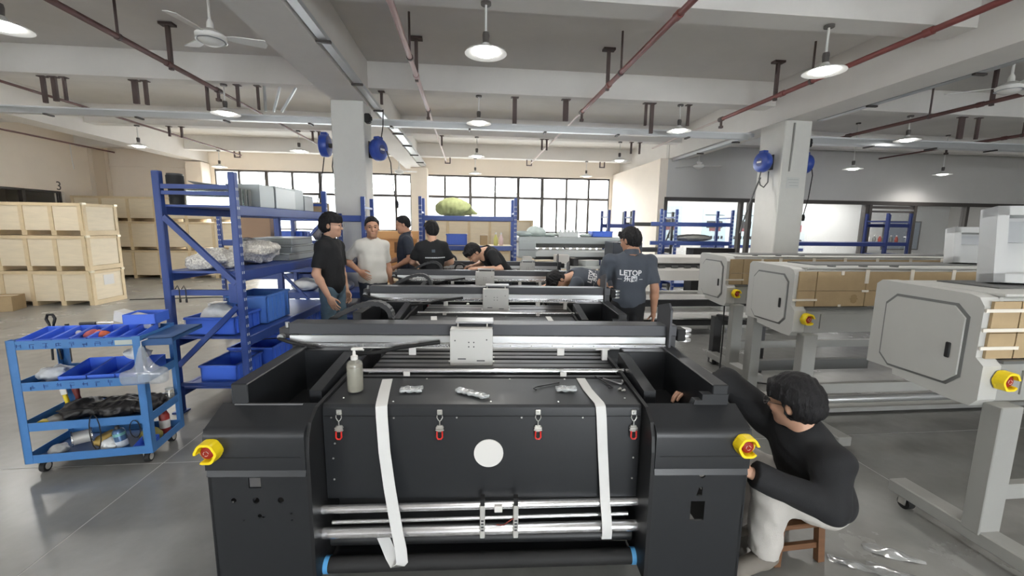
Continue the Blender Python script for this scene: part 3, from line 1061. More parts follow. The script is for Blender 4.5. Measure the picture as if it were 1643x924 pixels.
    MB().box(1.05, 1.09, .74, .9, .80, 1.0).build('gantry_leg', M_BLK, root)
    mo = MB().box(1.10, 1.15, .74, .83, .97, 1.04, .004).build('belt_tensioner', M_RUB, root)
    for k in range(3):
        MB().cyl((1.155, .78, .965 + k * .03), (1.155, .78, .977 + k * .03), .04, 20).build('pulley', M_ALU, mo, smooth=40)
    mo = MB().box(-1.19, -1.13, .76, .85, .97, 1.03, .004).build('belt_motor', M_DKGREY, root)
    MB().cyl((-1.165, .75, .985), (-1.165, .72, .985), .018, 18).cyl((-1.15, .78, 1.03), (-1.15, .78, 1.06), .012).build('motor_cap', M_SHEETG, mo, smooth=40)
    # cable chain behind the beam and flat cable in front
    path = [(-.2, 1.0, .99), (-.75, 1.0, 1.0), (-.95, 1.0, 1.06)] + [(-.72 + .0 + .085 * math.cos(t), 1.0, 1.11 + .085 * math.sin(t)) for t in (PI * .5, PI * .3, PI * .1, -PI * .1, -PI * .3)]
    ch = MB()
    pts = [(-1.0, .95, 1.0), (-.97, .95, 1.035), (-.9, .95, 1.08), (-.8, .95, 1.125), (-.72, .95, 1.145), (-.66, .95, 1.14), (-.62, .95, 1.115), (-.6, .95, 1.08), (-.6, .95, 1.04), (-.63, .95, 1.0), (-.7, .95, .98)]
    fine = []
    for i in range(len(pts) - 1):
        for k in range(4):
            t = k / 4
            fine.append(Vector(pts[i]).lerp(Vector(pts[i + 1]), t))
    fine.append(Vector(pts[-1]))
    n = len(fine)
    vv, ff = [], []
    for i, p in enumerate(fine):
        d = (fine[min(i + 1, n - 1)] - fine[max(i - 1, 0)]).normalized()
        nn = d.cross(Vector((0, 1, 0))).normalized()
        k = .016 if i % 2 else .012
        for a, b in ((-1, -1), (1, -1), (1, 1), (-1, 1)):
            vv.append(p + Vector((0, 1, 0)) * (a * .03) + nn * (b * k))
    for i in range(n - 1):
        for j in range(4):
            ff.append((i * 4 + j, i * 4 + (j + 1) % 4, (i + 1) * 4 + (j + 1) % 4, (i + 1) * 4 + j))
    ff += [(3, 2, 1, 0), tuple((n - 1) * 4 + q for q in range(4))]
    ch.add(vv, ff)
    ch.build('cable_chain', mat('chain_black', rgb(38, 38, 40), .5), root)
    MB().tube([(-.27, .71, .965), (-.36, .70, .955), (-.5, .70, .935), (-.62, .705, .905), (-.75, .70, .895), (-.95, .70, .925), (-1.12, .71, .965), (-1.18, .73, .98)], .011, 8).build('cable', M_RUB, root, smooth=60)
    # carriage
    cr = MB().box(-.116, .116, -.008, .0, -.104, .098).box(-.116, .116, -.008, .06, .096, .104).box(-.118, -.114, -.006, .05, -.1, .09).box(.114, .118, -.006, .05, -.1, .09)
    cr = cr.build('carriage', M_PLATE, root, (-.09, .665, .95))
    MB().box(-.10, .10, .012, .075, -.06, .09).build('carriage_body', M_DKGREY, cr)
    MB().box(-.095, .12, .06, .17, .12, .132, .002).build('carriage_top_plate', mat('carriage_top_grey', rgb(150, 151, 152), .35, .4), cr)
    for x in (-.08, .085):
        MB().cyl((x, .055, .10), (x, .055, .122), .005).build('standoff', M_SCREW, cr)
    for x, z in [(-.014, .03), (.014, .03), (-.014, .005), (.014, .005), (-.09, .04), (.085, .045)]:
        MB().cyl((x, -.0085, z), (x, -.0105, z), .004, 8).build('rivet', M_DKGREY, cr)
    MB().box(-.075, -.03, -.0095, -.0078, -.068, -.062).build('slot', M_DKGREY, cr)
    MB().box(.03, .075, -.0095, -.0078, -.078, -.072).build('slot', M_DKGREY, cr)
    for x, z in [(-.12, -.085), (.12, -.085), (.12, -.06)]:
        MB().cyl((x, .01, z), (x + (.008 if x > 0 else -.008), .01, z), .005, 8).build('side_bolt', M_SCREW, cr)
    return root

proto = make_printer()
ROW_A = R(-4.2)
def row_pt(u, v, z=0.0):
    return (0.055 + u * math.cos(ROW_A) - v * math.sin(ROW_A), 1.623 + u * math.sin(ROW_A) + v * math.cos(ROW_A), z)
_lab = ['black flatbed printer nearest the viewer with white straps and four red latches',
        'second black flatbed printer in the row, just behind the nearest one',
        'third black flatbed printer, between the man in white and the bending man in grey',
        'fourth black flatbed printer, where the man in the black T-shirt works',
        'farthest black flatbed printer at the back of the row']
PRN = []
for i, (u, v, cx) in enumerate([(0, 0, -.09), (0, 1.50, .03), (-.10, 2.95, -.02), (-.05, 4.35, .55)]):
    o = proto if i == 0 else copy_tree(proto)
    o.location = row_pt(u, v)
    o.rotation_euler = (0, 0, ROW_A)
    tag(o, _lab[i], 'printer', 'row of black flatbed printers')
    for c in o.children:
        if c.name.split('.')[0] == 'carriage':
            c.location.x = cx
    PRN.append(o)

# ---------------------------------------------------------------- things lying on the first printer
def strap(name, pts, w, label, lie=None):
    """Flat webbing along pts (row coordinates) with its own thickness."""
    P = [Vector(row_pt(*p)) for p in pts]
    side = Vector((math.cos(ROW_A), math.sin(ROW_A), 0))
    n = len(P)
    v, f = [], []
    for i, p in enumerate(P):
        d = (P[min(i + 1, n - 1)] - P[max(i - 1, 0)]).normalized()
        s = (side - d * side.dot(d)).normalized()
        nn = d.cross(s).normalized()
        for a, b in ((-1, -1), (1, -1), (1, 1), (-1, 1)):
            v.append(p + s * (a * w / 2) + nn * (b * .0012))
    for i in range(n - 1):
        for j in range(4):
            f.append((i * 4 + j, i * 4 + (j + 1) % 4, (i + 1) * 4 + (j + 1) % 4, (i + 1) * 4 + j))
    f += [(3, 2, 1, 0), tuple((n - 1) * 4 + q for q in range(4))]
    o = MB().add(v, f).build(name, mat('white_webbing', rgb(212, 212, 210), .7, bump=.1, bscale=400), smooth=40)
    return tag(o, label, 'strap', 'white transport straps')
strap('strap', [(-.495, .43, .8505), (-.47, .28, .8505), (-.445, .145, .8505), (-.442, .125, .843), (-.438, .112, .80), (-.425, .09, .65), (-.405, .075, .5), (-.385, .055, .40), (-.37, .05, .30), (-.355, .045, .22), (-.35, .04, .165), (-.36, .045, .145), (-.385, .06, .142), (-.41, .085, .16), (-.44, .11, .205), (-.46, .125, .235)], .05, 'long white strap with a loose loop at left on the front printer')
strap('strap', [(.485, .45, .8505), (.49, .30, .8505), (.51, .145, .8505), (.512, .125, .843), (.516, .118, .80), (.527, .115, .65), (.538, .112, .52), (.545, .10, .41), (.55, .075, .33), (.553, .07, .27), (.553, .075, .24), (.553, .10, .232)], .044, 'taut white strap at right on the front printer')

strap('strap', [(-.495, 1.93, .8505), (-.47, 1.78, .8505), (-.445, 1.645, .8505), (-.442, 1.625, .843), (-.438, 1.612, .80), (-.42, 1.60, .6)], .05, 'short white strap at left on the second printer')
strap('strap', [(.485, 1.95, .8505), (.49, 1.80, .8505), (.51, 1.645, .8505), (.512, 1.625, .843), (.516, 1.612, .80), (.53, 1.60, .6)], .044, 'short white strap at right on the second printer')
# pump bottle
bx, by, _ = row_pt(-.605, .284)
bt = thing('pump_bottle', 'clear pump bottle of greyish fluid on the front printer', 'bottle', (bx, by, .8495))
M_BOT = glass_mat('bottle_plastic', tint=(.9, .9, .88, 1), gloss=.1, rough=.1, haze=.35, haze_col=rgb(190, 188, 178))
MB().lathe([(.0, .0), (.032, .0), (.036, .006), (.036, .125), (.033, .138), (.018, .148), (.013, .15), (.013, .152), (0, .152)], n=28).build('bottle', M_BOT, bt, smooth=50)
MB().lathe([(.0, .002), (.034, .004), (.0348, .012), (.0348, .118), (.0, .118)], n=28).build('fluid', mat('bottle_fluid', rgb(150, 147, 132), .4), bt, smooth=50)
MB().lathe([(.014, .15), (.016, .152), (.016, .168), (.008, .172), (.006, .195), (0, .195)], n=18).box(-.012, .04, -.008, .008, .195, .207, .003).cyl((.035, 0, .2), (.044, 0, .194), .004).build('pump_head', M_WHITE, bt, smooth=40)

M_BAG = glass_mat('clear_plastic_bag', tint=(.95, .96, .97, 1), gloss=.25, rough=.12, haze=.35, haze_col=rgb(214, 220, 222))
def packet(u, v, a, lx, ly, label, core):
    x, y, _ = row_pt(u, v)
    t = thing('plastic_packet', label, 'packet', (x, y, .8498), ROW_A + a, 'small clear packets on the front printer')
    fn = lambda P: d_box(P, (0, 0, .009), (lx / 2, ly / 2, .008), .006) + .0035 * wob(P, 160, 3)
    iso_obj('wrapper', fn, (-lx / 2 - .012, -ly / 2 - .012, -.001), (lx / 2 + .012, ly / 2 + .012, .026), .0035, M_BAG, t)
    MB().box(-lx * .38, lx * .3, -ly * .25, ly * .25, .004, .010, .002).build('contents', core, t)
packet(-.345, .278, .05, .105, .055, 'clear packet of small parts left of the long wrapped strip', M_WHITE)
packet(-.059, .235, -.55, .175, .04, 'long slanted plastic wrapped strip in the middle of the printer top', M_WHITE)
packet(.384, .289, -.02, .10, .05, 'clear packet beside the black hex keys on the printer top', M_WHITE)

def hexkey(pts, label, m, r=.003):
    P = [row_pt(*p) for p in pts]
    c = Vector(P[0])
    o = MB().tube([Vector(p) - c for p in P], r, 6).build('hex_key', m, None, c)
    tag(o, label, 'hex key', 'hex keys on the front printer')
M_KEYB = mat('tool_black_steel', rgb(40, 40, 42), .35, .6)
M_KEYS = mat('tool_steel', rgb(190, 190, 192), .3, .9)
hexkey([(.243, .29, .8525), (.232, .308, .8525), (.25, .33, .8525), (.365, .385, .8525)], 'black hex key left of the right packet on the printer top', M_KEYB)
hexkey([(.565, .48, .8525), (.612, .34, .8525), (.618, .325, .8525), (.595, .318, .8525)], 'black hex key pointing forward right of the right strap', M_KEYB)
hexkey([(.60, .445, .853), (.66, .375, .853), (.672, .37, .853), (.69, .395, .853), (.692, .42, .853)], 'shiny bent hex key lying at right on the printer top', M_KEYS, .0042)
hexkey([(.67, .36, .8525), (.685, .385, .8525), (.69, .39, .8525)], 'tiny steel hex key beside the shiny one', M_KEYS, .002)
for k, (u, v, a) in enumerate([(.642, .30, .6), (.655, .283, .4)]):
    x, y, _ = row_pt(u, v)
    o = MB().cyl((-.008, 0, .004), (.008, 0, .004), .004, 10).cyl((.008, 0, .004), (.013, 0, .004), .0065, 6).build('bolt', M_SCREW, None, (x, y, .8492), a)
    tag(o, 'small loose bolt near the right strap, ' + ('behind' if k == 0 else 'in front of') + ' the other', 'bolt', 'loose bolts on the front printer')
# ================================================================ large grey roll printers on the right
M_GREY = mat('light_grey_casing', rgb(186, 186, 182), 0.45, noise=.02, nscale=6)
M_GREY2 = mat('mid_grey_steel', rgb(150, 150, 146), 0.5, noise=.03, nscale=6)
M_GREYD = mat('dark_grey_trim', rgb(92, 93, 92), 0.5)
M_CARD = mat('brown_cardboard', rgb(172, 150, 116), 0.85, noise=.05, nscale=14)
M_CARDD = mat('printed_mark_brown', rgb(142, 120, 80), 0.85)
M_TAPE = mat('white_tape', rgb(228, 222, 210), 0.4)

def octagon(cx, cz, w, h, c):
    return [(cx - w + c, cz - h), (cx + w - c, cz - h), (cx + w, cz - h + c), (cx + w, cz + h - c), (cx + w - c, cz + h), (cx - w + c, cz + h), (cx - w, cz + h - c), (cx - w, cz - h + c)]

def grey_printer(loc, label, L=3.4, wrap=True, rear_leg=True, door=True, lid=None, foot=True, group='large grey roll printers'):
    r = thing('roll_printer', label, 'printer', loc, 0, group)
    D = .58
    prof = [(.03, .775), (.0, .815), (.0, .985), (.035, 1.02), (.035, 1.27), (.06, 1.31), (.10, 1.322), (.55, 1.335), (.58, 1.31), (.58, .83), (.42, .83), (.415, .80), (.12, .775)]
    MB().prism(prof, 'x', 0, .10).build('end_cap', M_GREY, r, smooth=25)
    if door:
        # recessed octagonal door with a dark gap round it, facing left
        oc = octagon(.295, 1.055, .212, .212, .058)
        MB().prism([(a, b) for a, b in oc], 'x', -.003, .001).build('door_gap', mat('door_gap_grey', rgb(112, 113, 112), .5), r)
        ic = octagon(.295, 1.055, .198, .198, .053)
        dr = MB().prism(ic, 'x', -.012, .0).build('door', M_GREY, r)
        MB().box(-.02, -.010, .135, .16, .985, 1.065, .006).build('handle', M_RUB, dr)
        MB().box(-.008, -.002, .487, .497, 1.13, 1.19).build('hinge', M_RUB, dr)
        MB().box(-.008, -.002, .487, .497, .92, .98).build('hinge', M_RUB, dr)
    # end cabinet behind the cap
    MB().box(.10, .74, .012, .57, .80, 1.0, .004).build('cabinet', M_GREY2, r)
    MB().box(.24, .68, .004, .012, .835, .955).build('cabinet_plate', M_GREY2, r)
    MB().box(.10, .74, -.006, .02, .995, 1.01).build('ledge', M_GREYD, r)
    # bridge
    MB().box(.10, L, .045, .57, 1.01, 1.315, .01).build('bridge', M_GREY, r)
    MB().box(.10, L, .03, .56, 1.315, 1.33, .004).build('top_cover', M_GREY, r)
    MB().box(.30, L - .1, .2, .5, 1.33, 1.338).build('top_slot', M_GREYD, r)
    for k in range(3):
        x = .35 + k * .28
        MB().cyl((x, .08, 1.33), (x, .08, 1.342), .03, 14).build('grommet', M_GREYD, r)
    if wrap:
        # cardboard sheets on the front, each joined with short tapes
        xs_ = [.03, .185, .62, 1.02, 1.40, 1.80, 2.22, 2.62, 3.0, L - .02]
        for i in range(len(xs_) - 1):
            a, b = xs_[i] + .004, xs_[i + 1] - .004
            for (z0, z1) in ((1.015, 1.14), (1.143, 1.295)):
                sh = MB().box(a, b, .022 if a > .02 else .02, .034, z0, z1).build('cardboard_sheet', M_CARD, r)
            if i >= 1:
                MB().box(b - .014, b + .02, .018, .022, 1.20, 1.312).build('tape', M_TAPE, r)
                MB().box(b - .03, b + .03, .0175, .0215, 1.13, 1.148).build('tape', M_TAPE, r)
            if i == 1:
                MB().box((a + b) / 2 - .012, (a + b) / 2 + .012, .018, .022, 1.268, 1.30).build('tape', M_TAPE, r)
                MB().box((a + b) / 2 - .012, (a + b) / 2 + .012, .018, .022, 1.01, 1.03).build('tape', M_TAPE, r)
                mk = MB()
                for q in range(7):
                    t = -1 + q * 2 / 6
                    h = .032 * math.sqrt(max(0, 1 - t * t)) + .004
                    mk.box(b - .09 + t * .032 - .002, b - .09 + t * .032 + .002, .0205, .0222, 1.075 - h, 1.075 + h)
                o_ = mk.build('recycling_print', M_CARDD, r)
                o_['kind'] = 'stuff'
        MB().box(-.01, .20, .015, .02, 1.06, 1.076).build('tape', M_TAPE, r)
    if wrap == 2:
        for z in (1.245, 1.15):
            MB().box(-.016, .22, .012, .018, z, z + .016).build('tape', M_TAPE, r)
    estop(r, (.10, -.006, .92), s=.85, gap=(320, 370))
    # stand
    if foot:
        for x in ([.12] if not rear_leg else [.12]):
            MB().box(x - .06, x + .06, -.06, .02, .13, .80, .004).build('leg', M_GREY2, r)
            MB().box(x - .055, x + .055, -.46, .40, .08, .15, .006).build('foot', M_GREY2, r)
            for y in (.33, -.38):
                w = MB().cyl((x - .02, y, .036), (x + .02, y, .036), .036, 18).build('caster_wheel', M_RUB, r, smooth=40)
                MB().box(x - .034, x - .026, y - .02, y + .02, .03, .085).box(x + .026, x + .034, y - .02, y + .02, .03, .085).build('caster_fork', M_SCREW, r)
        MB().box(.18, L - .3, -.03, .01, .30, .38).build('cross_beam', M_GREY2, r)
    if rear_leg:
        MB().box(.12, .22, .62, .72, .0, .82, .004).build('rear_leg', M_GREY2, r)
        MB().box(.2, 1.4, .64, .70, .26, .36).build('rear_rail', M_GREYD, r)
        MB().box(.04, .3, .5, .95, 0, .05, .004).build('rear_foot', M_GREY, r)
        MB().box(.12, L, .2, .36, .02, .06).build('floor_rail', M_GREY2, r)
        MB().cyl((.3, .1, .19), (L, .1, .19), .035, 14).build('take_up_tube', M_ALU, r, smooth=40)
    MB().box(L - .5, L, .02, .57, .80, 1.33).build('far_cabinet', M_GREY, r)
    MB().box(L - .35, L - .2, .1, .4, 0, .80).build('far_leg', M_GREY2, r)
    if lid:
        x, y, w, h, tilt = lid
        m = Matrix.Translation((x, y, 1.335)) @ Matrix.Rotation(R(tilt), 4, 'Z') @ Matrix.Rotation(R(-8), 4, 'X')
        lb = MB()
        lb.box(0, w, .0, .02, 0, h, m=m)
        for (a, b, c, d) in ((0, .05, 0, h), (w - .05, w, 0, h), (0, w, 0, .05), (0, w, h - .05, h)):
            lb.box(a, b, -.11, .0, c, d, m=m)
        lo_ = lb.build('raised_cover', mat('cover_grey', rgb(176, 177, 176), .4), r)
        MB().box(.06, w - .06, -.012, -.001, h * .55, h - .07, m=m).build('cover_inset', mat('cover_inset_grey', rgb(160, 162, 164), .35), lo_)
    return r

grey_printer((2.45, 1.71, 0), 'nearest grey roll printer, cut by the right edge, with octagonal side door', wrap=2, rear_leg=False, lid=(.47, .42, .6, .42, -24))
grey_printer((2.57, 3.05, 0), 'middle grey roll printer with cardboard wrapped front, behind the seated man', L=4.6, lid=(1.80, .42, .5, .32, -24))
grey_printer((2.82, 4.33, 0), 'third grey roll printer with cardboard front, between the standing man and the pillar', L=5.0, rear_leg=False)

# power cable and dark foot plate under the third printer
o = MB().tube([(2.95, 4.55, .76), (2.9, 4.45, .4), (2.8, 4.3, .05), (2.72, 4.25, .02), (2.9, 4.05, .015), (3.15, 3.95, .015), (3.5, 4.0, .015)], .008, 6).build('power_cable', M_RUB)
tag(o, 'black power cable trailing on the floor under the third grey printer', 'cable')
o = thing('extension_plug', 'round black plug on the floor under the third grey printer', 'plug', (2.72, 4.25, 0))
MB().lathe([(0, 0), (.03, 0), (.034, .015), (.028, .04), (.012, .05), (0, .05)], n=16).build('plug_body', M_RUB, o, smooth=40)
MB().cyl((.02, .0, .02), (.05, .01, .02), .012).build('cable_sleeve', M_RUB, o)
o = thing('steel_ramp', 'dark folding steel foot sticking out under the third grey printer', 'foot plate', (2.98, 4.62, 0))
MB().bar((0, .1, .58), (.3, -.25, .55), .07, .05).build('arm', M_DKGREY, o)
MB().box(-.05, .05, .06, .14, 0, .58).build('post', M_DKGREY, o)
MB().box(.26, .34, -.3, -.2, 0, .54).build('post', M_DKGREY, o)

# pale printer between the standing man and the third grey printer
wp = thing('roll_printer', 'pale printer without cardboard seen between the standing man and grey printers', 'printer', (2.35, 6.0, 0), 0, 'printers at the back')
MB().box(0, 3.2, .0, .6, 1.10, 1.20, .01).build('top_cover', M_WHITE, wp)
MB().box(.0, 3.2, .02, .08, 1.045, 1.10).build('feed_gap', M_DKGREY, wp)
for k in range(14):
    MB().box(.06 + k * .2, .16 + k * .2, .0, .03, 1.035, 1.07, .004).build('pinch_roller', M_GREYD, wp)
MB().prism([(-.02, .85), (-.02, 1.0), (.03, 1.04), (.5, 1.04), (.5, .85)], 'x', 0, 3.2).build('front_panel', M_WHITE, wp)
MB().box(.0, 3.2, .05, .5, .55, .62).build('lower_shelf', M_WHITE, wp)
MB().box(0, 3.2, .0, .04, .45, .55).build('dark_rail', M_RUB, wp)
MB().box(0, 3.2, -.05, .5, .28, .36, .004).build('white_beam', M_WHITE, wp)
MB().box(0, 3.2, -.02, .05, .16, .24).build('dark_rail', M_RUB, wp)
for x in (.1, 1.6, 3.0):
    MB().box(x - .05, x + .05, .1, .4, 0, .86).build('leg', M_WHITE, wp)

# plastic sheets on the floor by the seated man
M_FILM = glass_mat('clear_film', tint=(.92, .93, .94, 1), gloss=.3, rough=.15, haze=.28, haze_col=rgb(210, 212, 212))
def film(name, x, y, a, pts, label, m, hump=.02, seed=1):
    """Crumpled sheet with thickness: outline pts filled and lifted."""
    n = 14
    xs_ = [p[0] for p in pts]
    ys_ = [p[1] for p in pts]
    L = max(xs_) - min(xs_)
    v, f = [], []
    for i in range(n + 1):
        t = i / n
        # width interpolated from outline list of (t, y0, y1)
        xx = min(xs_) + t * L
        lo, hi = np.interp(xx, [p[0] for p in pts], [p[1] for p in pts]), np.interp(xx, [p[0] for p in pts], [p[2] for p in pts])
        for j in range(7):
            s = j / 6
            yy = lo + (hi - lo) * s
            z = .004 + hump * (math.sin(PI * t) * math.sin(PI * s)) + .006 * math.sin(17 * xx * 3 + seed) * math.sin(23 * yy * 3 + seed)
            v.append((xx, yy, max(.002, z)))
    for i in range(n):
        for j in range(6):
            f.append((i * 7 + j, (i + 1) * 7 + j, (i + 1) * 7 + j + 1, i * 7 + j + 1))
    k = len(v)
    v += [(p[0], p[1], max(.0005, p[2] - .0015)) for p in v]
    f += [tuple(q + k for q in reversed(g)) for g in f]
    o = MB().add(v, f).build(name, m, None, (x, y, 0), a, smooth=60, fix=False)
    return tag(o, label, 'plastic bag', 'clear plastic bags on the floor')
film('plastic_bag', 2.12, 1.72, -.5, [(-.11, -.02, .03), (-.05, -.04, .05), (.05, -.035, .045), (.14, -.015, .0)], 'folded clear bag on the floor left of the grey caster', M_FILM, .02, 1)
film('plastic_bag', 2.02, 1.57, -.75, [(-.13, -.02, .05), (0, -.05, .06), (.12, -.05, .05), (.2, -.02, .02)], 'larger clear bag with torn end at the bottom right floor', M_FILM, .03, 2)
film('plastic_bag', 1.86, 1.68, -.5, [(-.09, -.02, .03), (0, -.03, .03), (.1, -.03, .02)], 'small clear bag on the floor right of the stool', M_FILM, .01, 3)
# ================================================================ racks, bins, crates
M_BLUE = mat('rack_blue', rgb(48, 72, 138), 0.4, noise=.05, nscale=10)
M_BLUED = mat('rack_blue_deep', rgb(40, 56, 116), 0.45)
M_BIN = mat('bin_blue', rgb(70, 112, 220), 0.4)
M_BINL = mat('crate_blue', rgb(84, 132, 212), 0.45)
M_SLOT = mat('slot_dark', rgb(196, 202, 214), 0.6)
M_SHEET = mat('sheet_grey', rgb(168, 174, 174), 0.4, .2)
M_SHEET2 = mat('sheet_grey_light', rgb(196, 200, 199), 0.4, .2)
M_WIREBAG = mat('bag_of_wires', rgb(220, 210, 200), 0.35, noise=.5, nscale=70, bump=.5, bscale=40)
M_WHITEBAG = mat('white_poly_bag', rgb(222, 224, 224), 0.35, noise=.05, nscale=12, bump=.3, bscale=30)
M_PLY = mat('pine_plywood', rgb(228, 214, 188), 0.7, noise=.06, nscale=3, stretch=(1, 1, 6))
M_BATTEN = mat('pine_batten', rgb(216, 196, 160), 0.7, noise=.08, nscale=6)

def post(r, x, y, h, w=.055, slots=None, m=None, foot=True):
    o = MB().box(x - w / 2, x + w / 2, y - w / 2, y + w / 2, 0, h, .006).build('post', m or M_BLUE, r)
    if foot:
        MB().box(x - w * .9, x + w * .9, y - w * .8, y + w * .8, 0, .012).build('foot_plate', m or M_BLUE, o)
    if slots:
        sm = MB()
        for k in range(int((h - .2) / .075)):
            z = .15 + k * .075
            for dx in (-.012, .012):
                if 'f' in slots:
                    sm.box(x + dx - .005, x + dx + .005, y - w / 2 - .0015, y - w / 2 + .001, z, z + .022)
                if 'r' in slots:
                    sm.box(x + w / 2 - .001, x + w / 2 + .0015, y + dx - .005, y + dx + .005, z, z + .022)
        q = sm.build('post_slots', M_SLOT, o)
        q['kind'] = 'stuff'
    return o

def rack(loc, rz, L, D, H, levels, label, slots='f', braces=(True, False), deck=True, m=None, group='blue storage racks'):
    """Rack in local frame: x along the length, y depth. levels: beam heights."""
    r = thing('storage_rack', label, 'rack', loc, rz, group)
    m = m or M_BLUE
    for x in (0, L):
        for y in (0, D):
            post(r, x, y, H, slots=slots if y == 0 else None, m=m)
    for z in levels:
        for y in (0, D):
            MB().box(.028, L - .028, y - .022, y + .022, z - .085, z, .006).build('beam', m, r)
        if deck:
            MB().box(.02, L - .02, .022, D - .022, z - .02, z - .002).build('shelf', m, r)
    for i, x in enumerate((0, L)):
        for z in np.arange(.25, H - .1, .8):
            MB().bar((x, .03, float(z)), (x, D - .03, float(z)), .03, .03).build('brace', m, r)
        if braces[i]:
            MB().bar((x, .03, H * .82), (x, D - .03, H * .52), .028, .03).build('brace', m, r)
            MB().bar((x, D - .03, H * .48), (x, .03, H * .2), .028, .03).build('brace', m, r)
    return r

def bin_mesh(lx, ly, h, t=.012, ribs=4, m=None):
    """Open-topped bin with tapered walls, a rim and ribs."""
    mb = MB()
    tp = .02
    for (x0, x1, y0, y1) in ((-lx / 2, lx / 2, -ly / 2, -ly / 2 + t), (-lx / 2, lx / 2, ly / 2 - t, ly / 2), (-lx / 2, -lx / 2 + t, -ly / 2 + t, ly / 2 - t), (lx / 2 - t, lx / 2, -ly / 2 + t, ly / 2 - t)):
        mb.box(x0, x1, y0, y1, 0, h)
    mb.box(-lx / 2, lx / 2, -ly / 2, ly / 2, 0, t)
    return mb.mesh('bin', m)

def bin_(loc, rz, lx, ly, h, label, m=None, group='blue plastic bins', ribs=4):
    m = m or M_BIN
    r = thing('plastic_bin', label, 'bin', loc, rz, group)
    t = .01
    MB().box(-lx / 2, lx / 2, -ly / 2, -ly / 2 + t, 0, h).box(-lx / 2, lx / 2, ly / 2 - t, ly / 2, 0, h).box(-lx / 2, -lx / 2 + t, -ly / 2, ly / 2, 0, h).box(lx / 2 - t, lx / 2, -ly / 2, ly / 2, 0, h).box(-lx / 2, lx / 2, -ly / 2, ly / 2, 0, t).build('body', m, r)
    e = .012
    rim = MB()
    rim.box(-lx / 2 - e, lx / 2 + e, -ly / 2 - e, -ly / 2 + t, h - .02, h, .003).box(-lx / 2 - e, lx / 2 + e, ly / 2 - t, ly / 2 + e, h - .02, h, .003)
    rim.box(-lx / 2 - e, -lx / 2 + t, -ly / 2 - e, ly / 2 + e, h - .02, h, .003).box(lx / 2 - t, lx / 2 + e, -ly / 2 - e, ly / 2 + e, h - .02, h, .003)
    rim.build('rim', m, r)
    for k in range(ribs):
        x = -lx / 2 + lx * (k + .5) / ribs
        MB().box(x - .006, x + .006, -ly / 2 - .008, -ly / 2 + .002, .01, h - .02).build('rib', m, r)
    nr = max(2, ribs - 1)
    for k in range(nr):
        y = -ly / 2 + ly * (k + .5) / nr
        MB().box(lx / 2 - .002, lx / 2 + .008, y - .006, y + .006, .01, h - .02).build('rib', m, r)
    return r

def blob(name, loc, rz, r3, label, cat, material, amp=.02, freq=18, seed=1, h=.016, flat=True, group=None):
    """Lumpy soft object resting on its base."""
    r3 = np.array(r3, float)
    def fn(P):
        d = d_ell(P, (0, 0, r3[2] * .8), r3) + amp * wob(P, freq, seed) + amp * .5 * wob(P, freq * 2.3, seed + 5)
        if flat:
            d = np.maximum(d, -P[:, 2])
        return d
    o = iso_obj(name, fn, (-r3[0] - .06, -r3[1] - .06, -.02), (r3[0] + .06, r3[1] + .06, r3[2] * 1.9 + .05), h, material, None, loc, rz)
    return tag(o, label, cat, group)

def carton(loc, rz, lx, ly, h, label, m=None, open_=False, group=None):
    m = m or M_CARD
    r = thing('cardboard_box', label, 'box', loc, rz, group)
    if open_:
        t = .006
        MB().box(-lx / 2, lx / 2, -ly / 2, -ly / 2 + t, 0, h).box(-lx / 2, lx / 2, ly / 2 - t, ly / 2, 0, h).box(-lx / 2, -lx / 2 + t, -ly / 2, ly / 2, 0, h).box(lx / 2 - t, lx / 2, -ly / 2, ly / 2, 0, h).box(-lx / 2, lx / 2, -ly / 2, ly / 2, 0, t).build('body', m, r)
    else:
        MB().box(-lx / 2, lx / 2, -ly / 2, ly / 2, 0, h, .004).build('body', m, r)
        for s in (-1, 1):
            MB().box(-lx / 2, lx / 2, min(0, s * ly / 2) + (.001 if s > 0 else 0), max(0, s * ly / 2) - (0.001 if s < 0 else 0), h, h + .004).build('flap', m, r)
        MB().box(-lx / 2 - .001, lx / 2 + .001, -.03, .03, h + .004, h + .005).build('tape', M_TAPE, r)
    return r

# ---- near blue rack (rack A): long side runs away from the viewer
AR = R(87.3)
A0 = Vector((-1.885, 3.69, 0))
def apt(u, d, z):
    """u along the rack away from the viewer, d across to the left."""
    c, s = math.cos(AR), math.sin(AR)
    return (A0.x + u * c - d * s, A0.y + u * s + d * c, z)
ra = rack(A0, AR, 1.9, .58, 2.02, [.22, .66, 1.22, 1.76], 'tall blue rack beside the tool cart, full of bins and grey parts', slots='f', braces=(False, True))
# end frame facing the viewer: cross bars and long diagonals
for z, w in ((1.90, .035), (1.04, .04)):
    MB().bar((0, .03, z), (0, .55, z), .035, w).build('brace', M_BLUE, ra)
MB().bar((-.01, .55, 1.66), (-.01, .03, 1.12), .03, .045).build('brace', M_BLUE, ra)
MB().bar((-.01, .03, .93), (-.01, .55, .42), .03, .04).build('brace', M_BLUE, ra)
MB().box(-.02, .02, .0, .09, .96, 1.12).build('gusset', M_BLUE, ra)

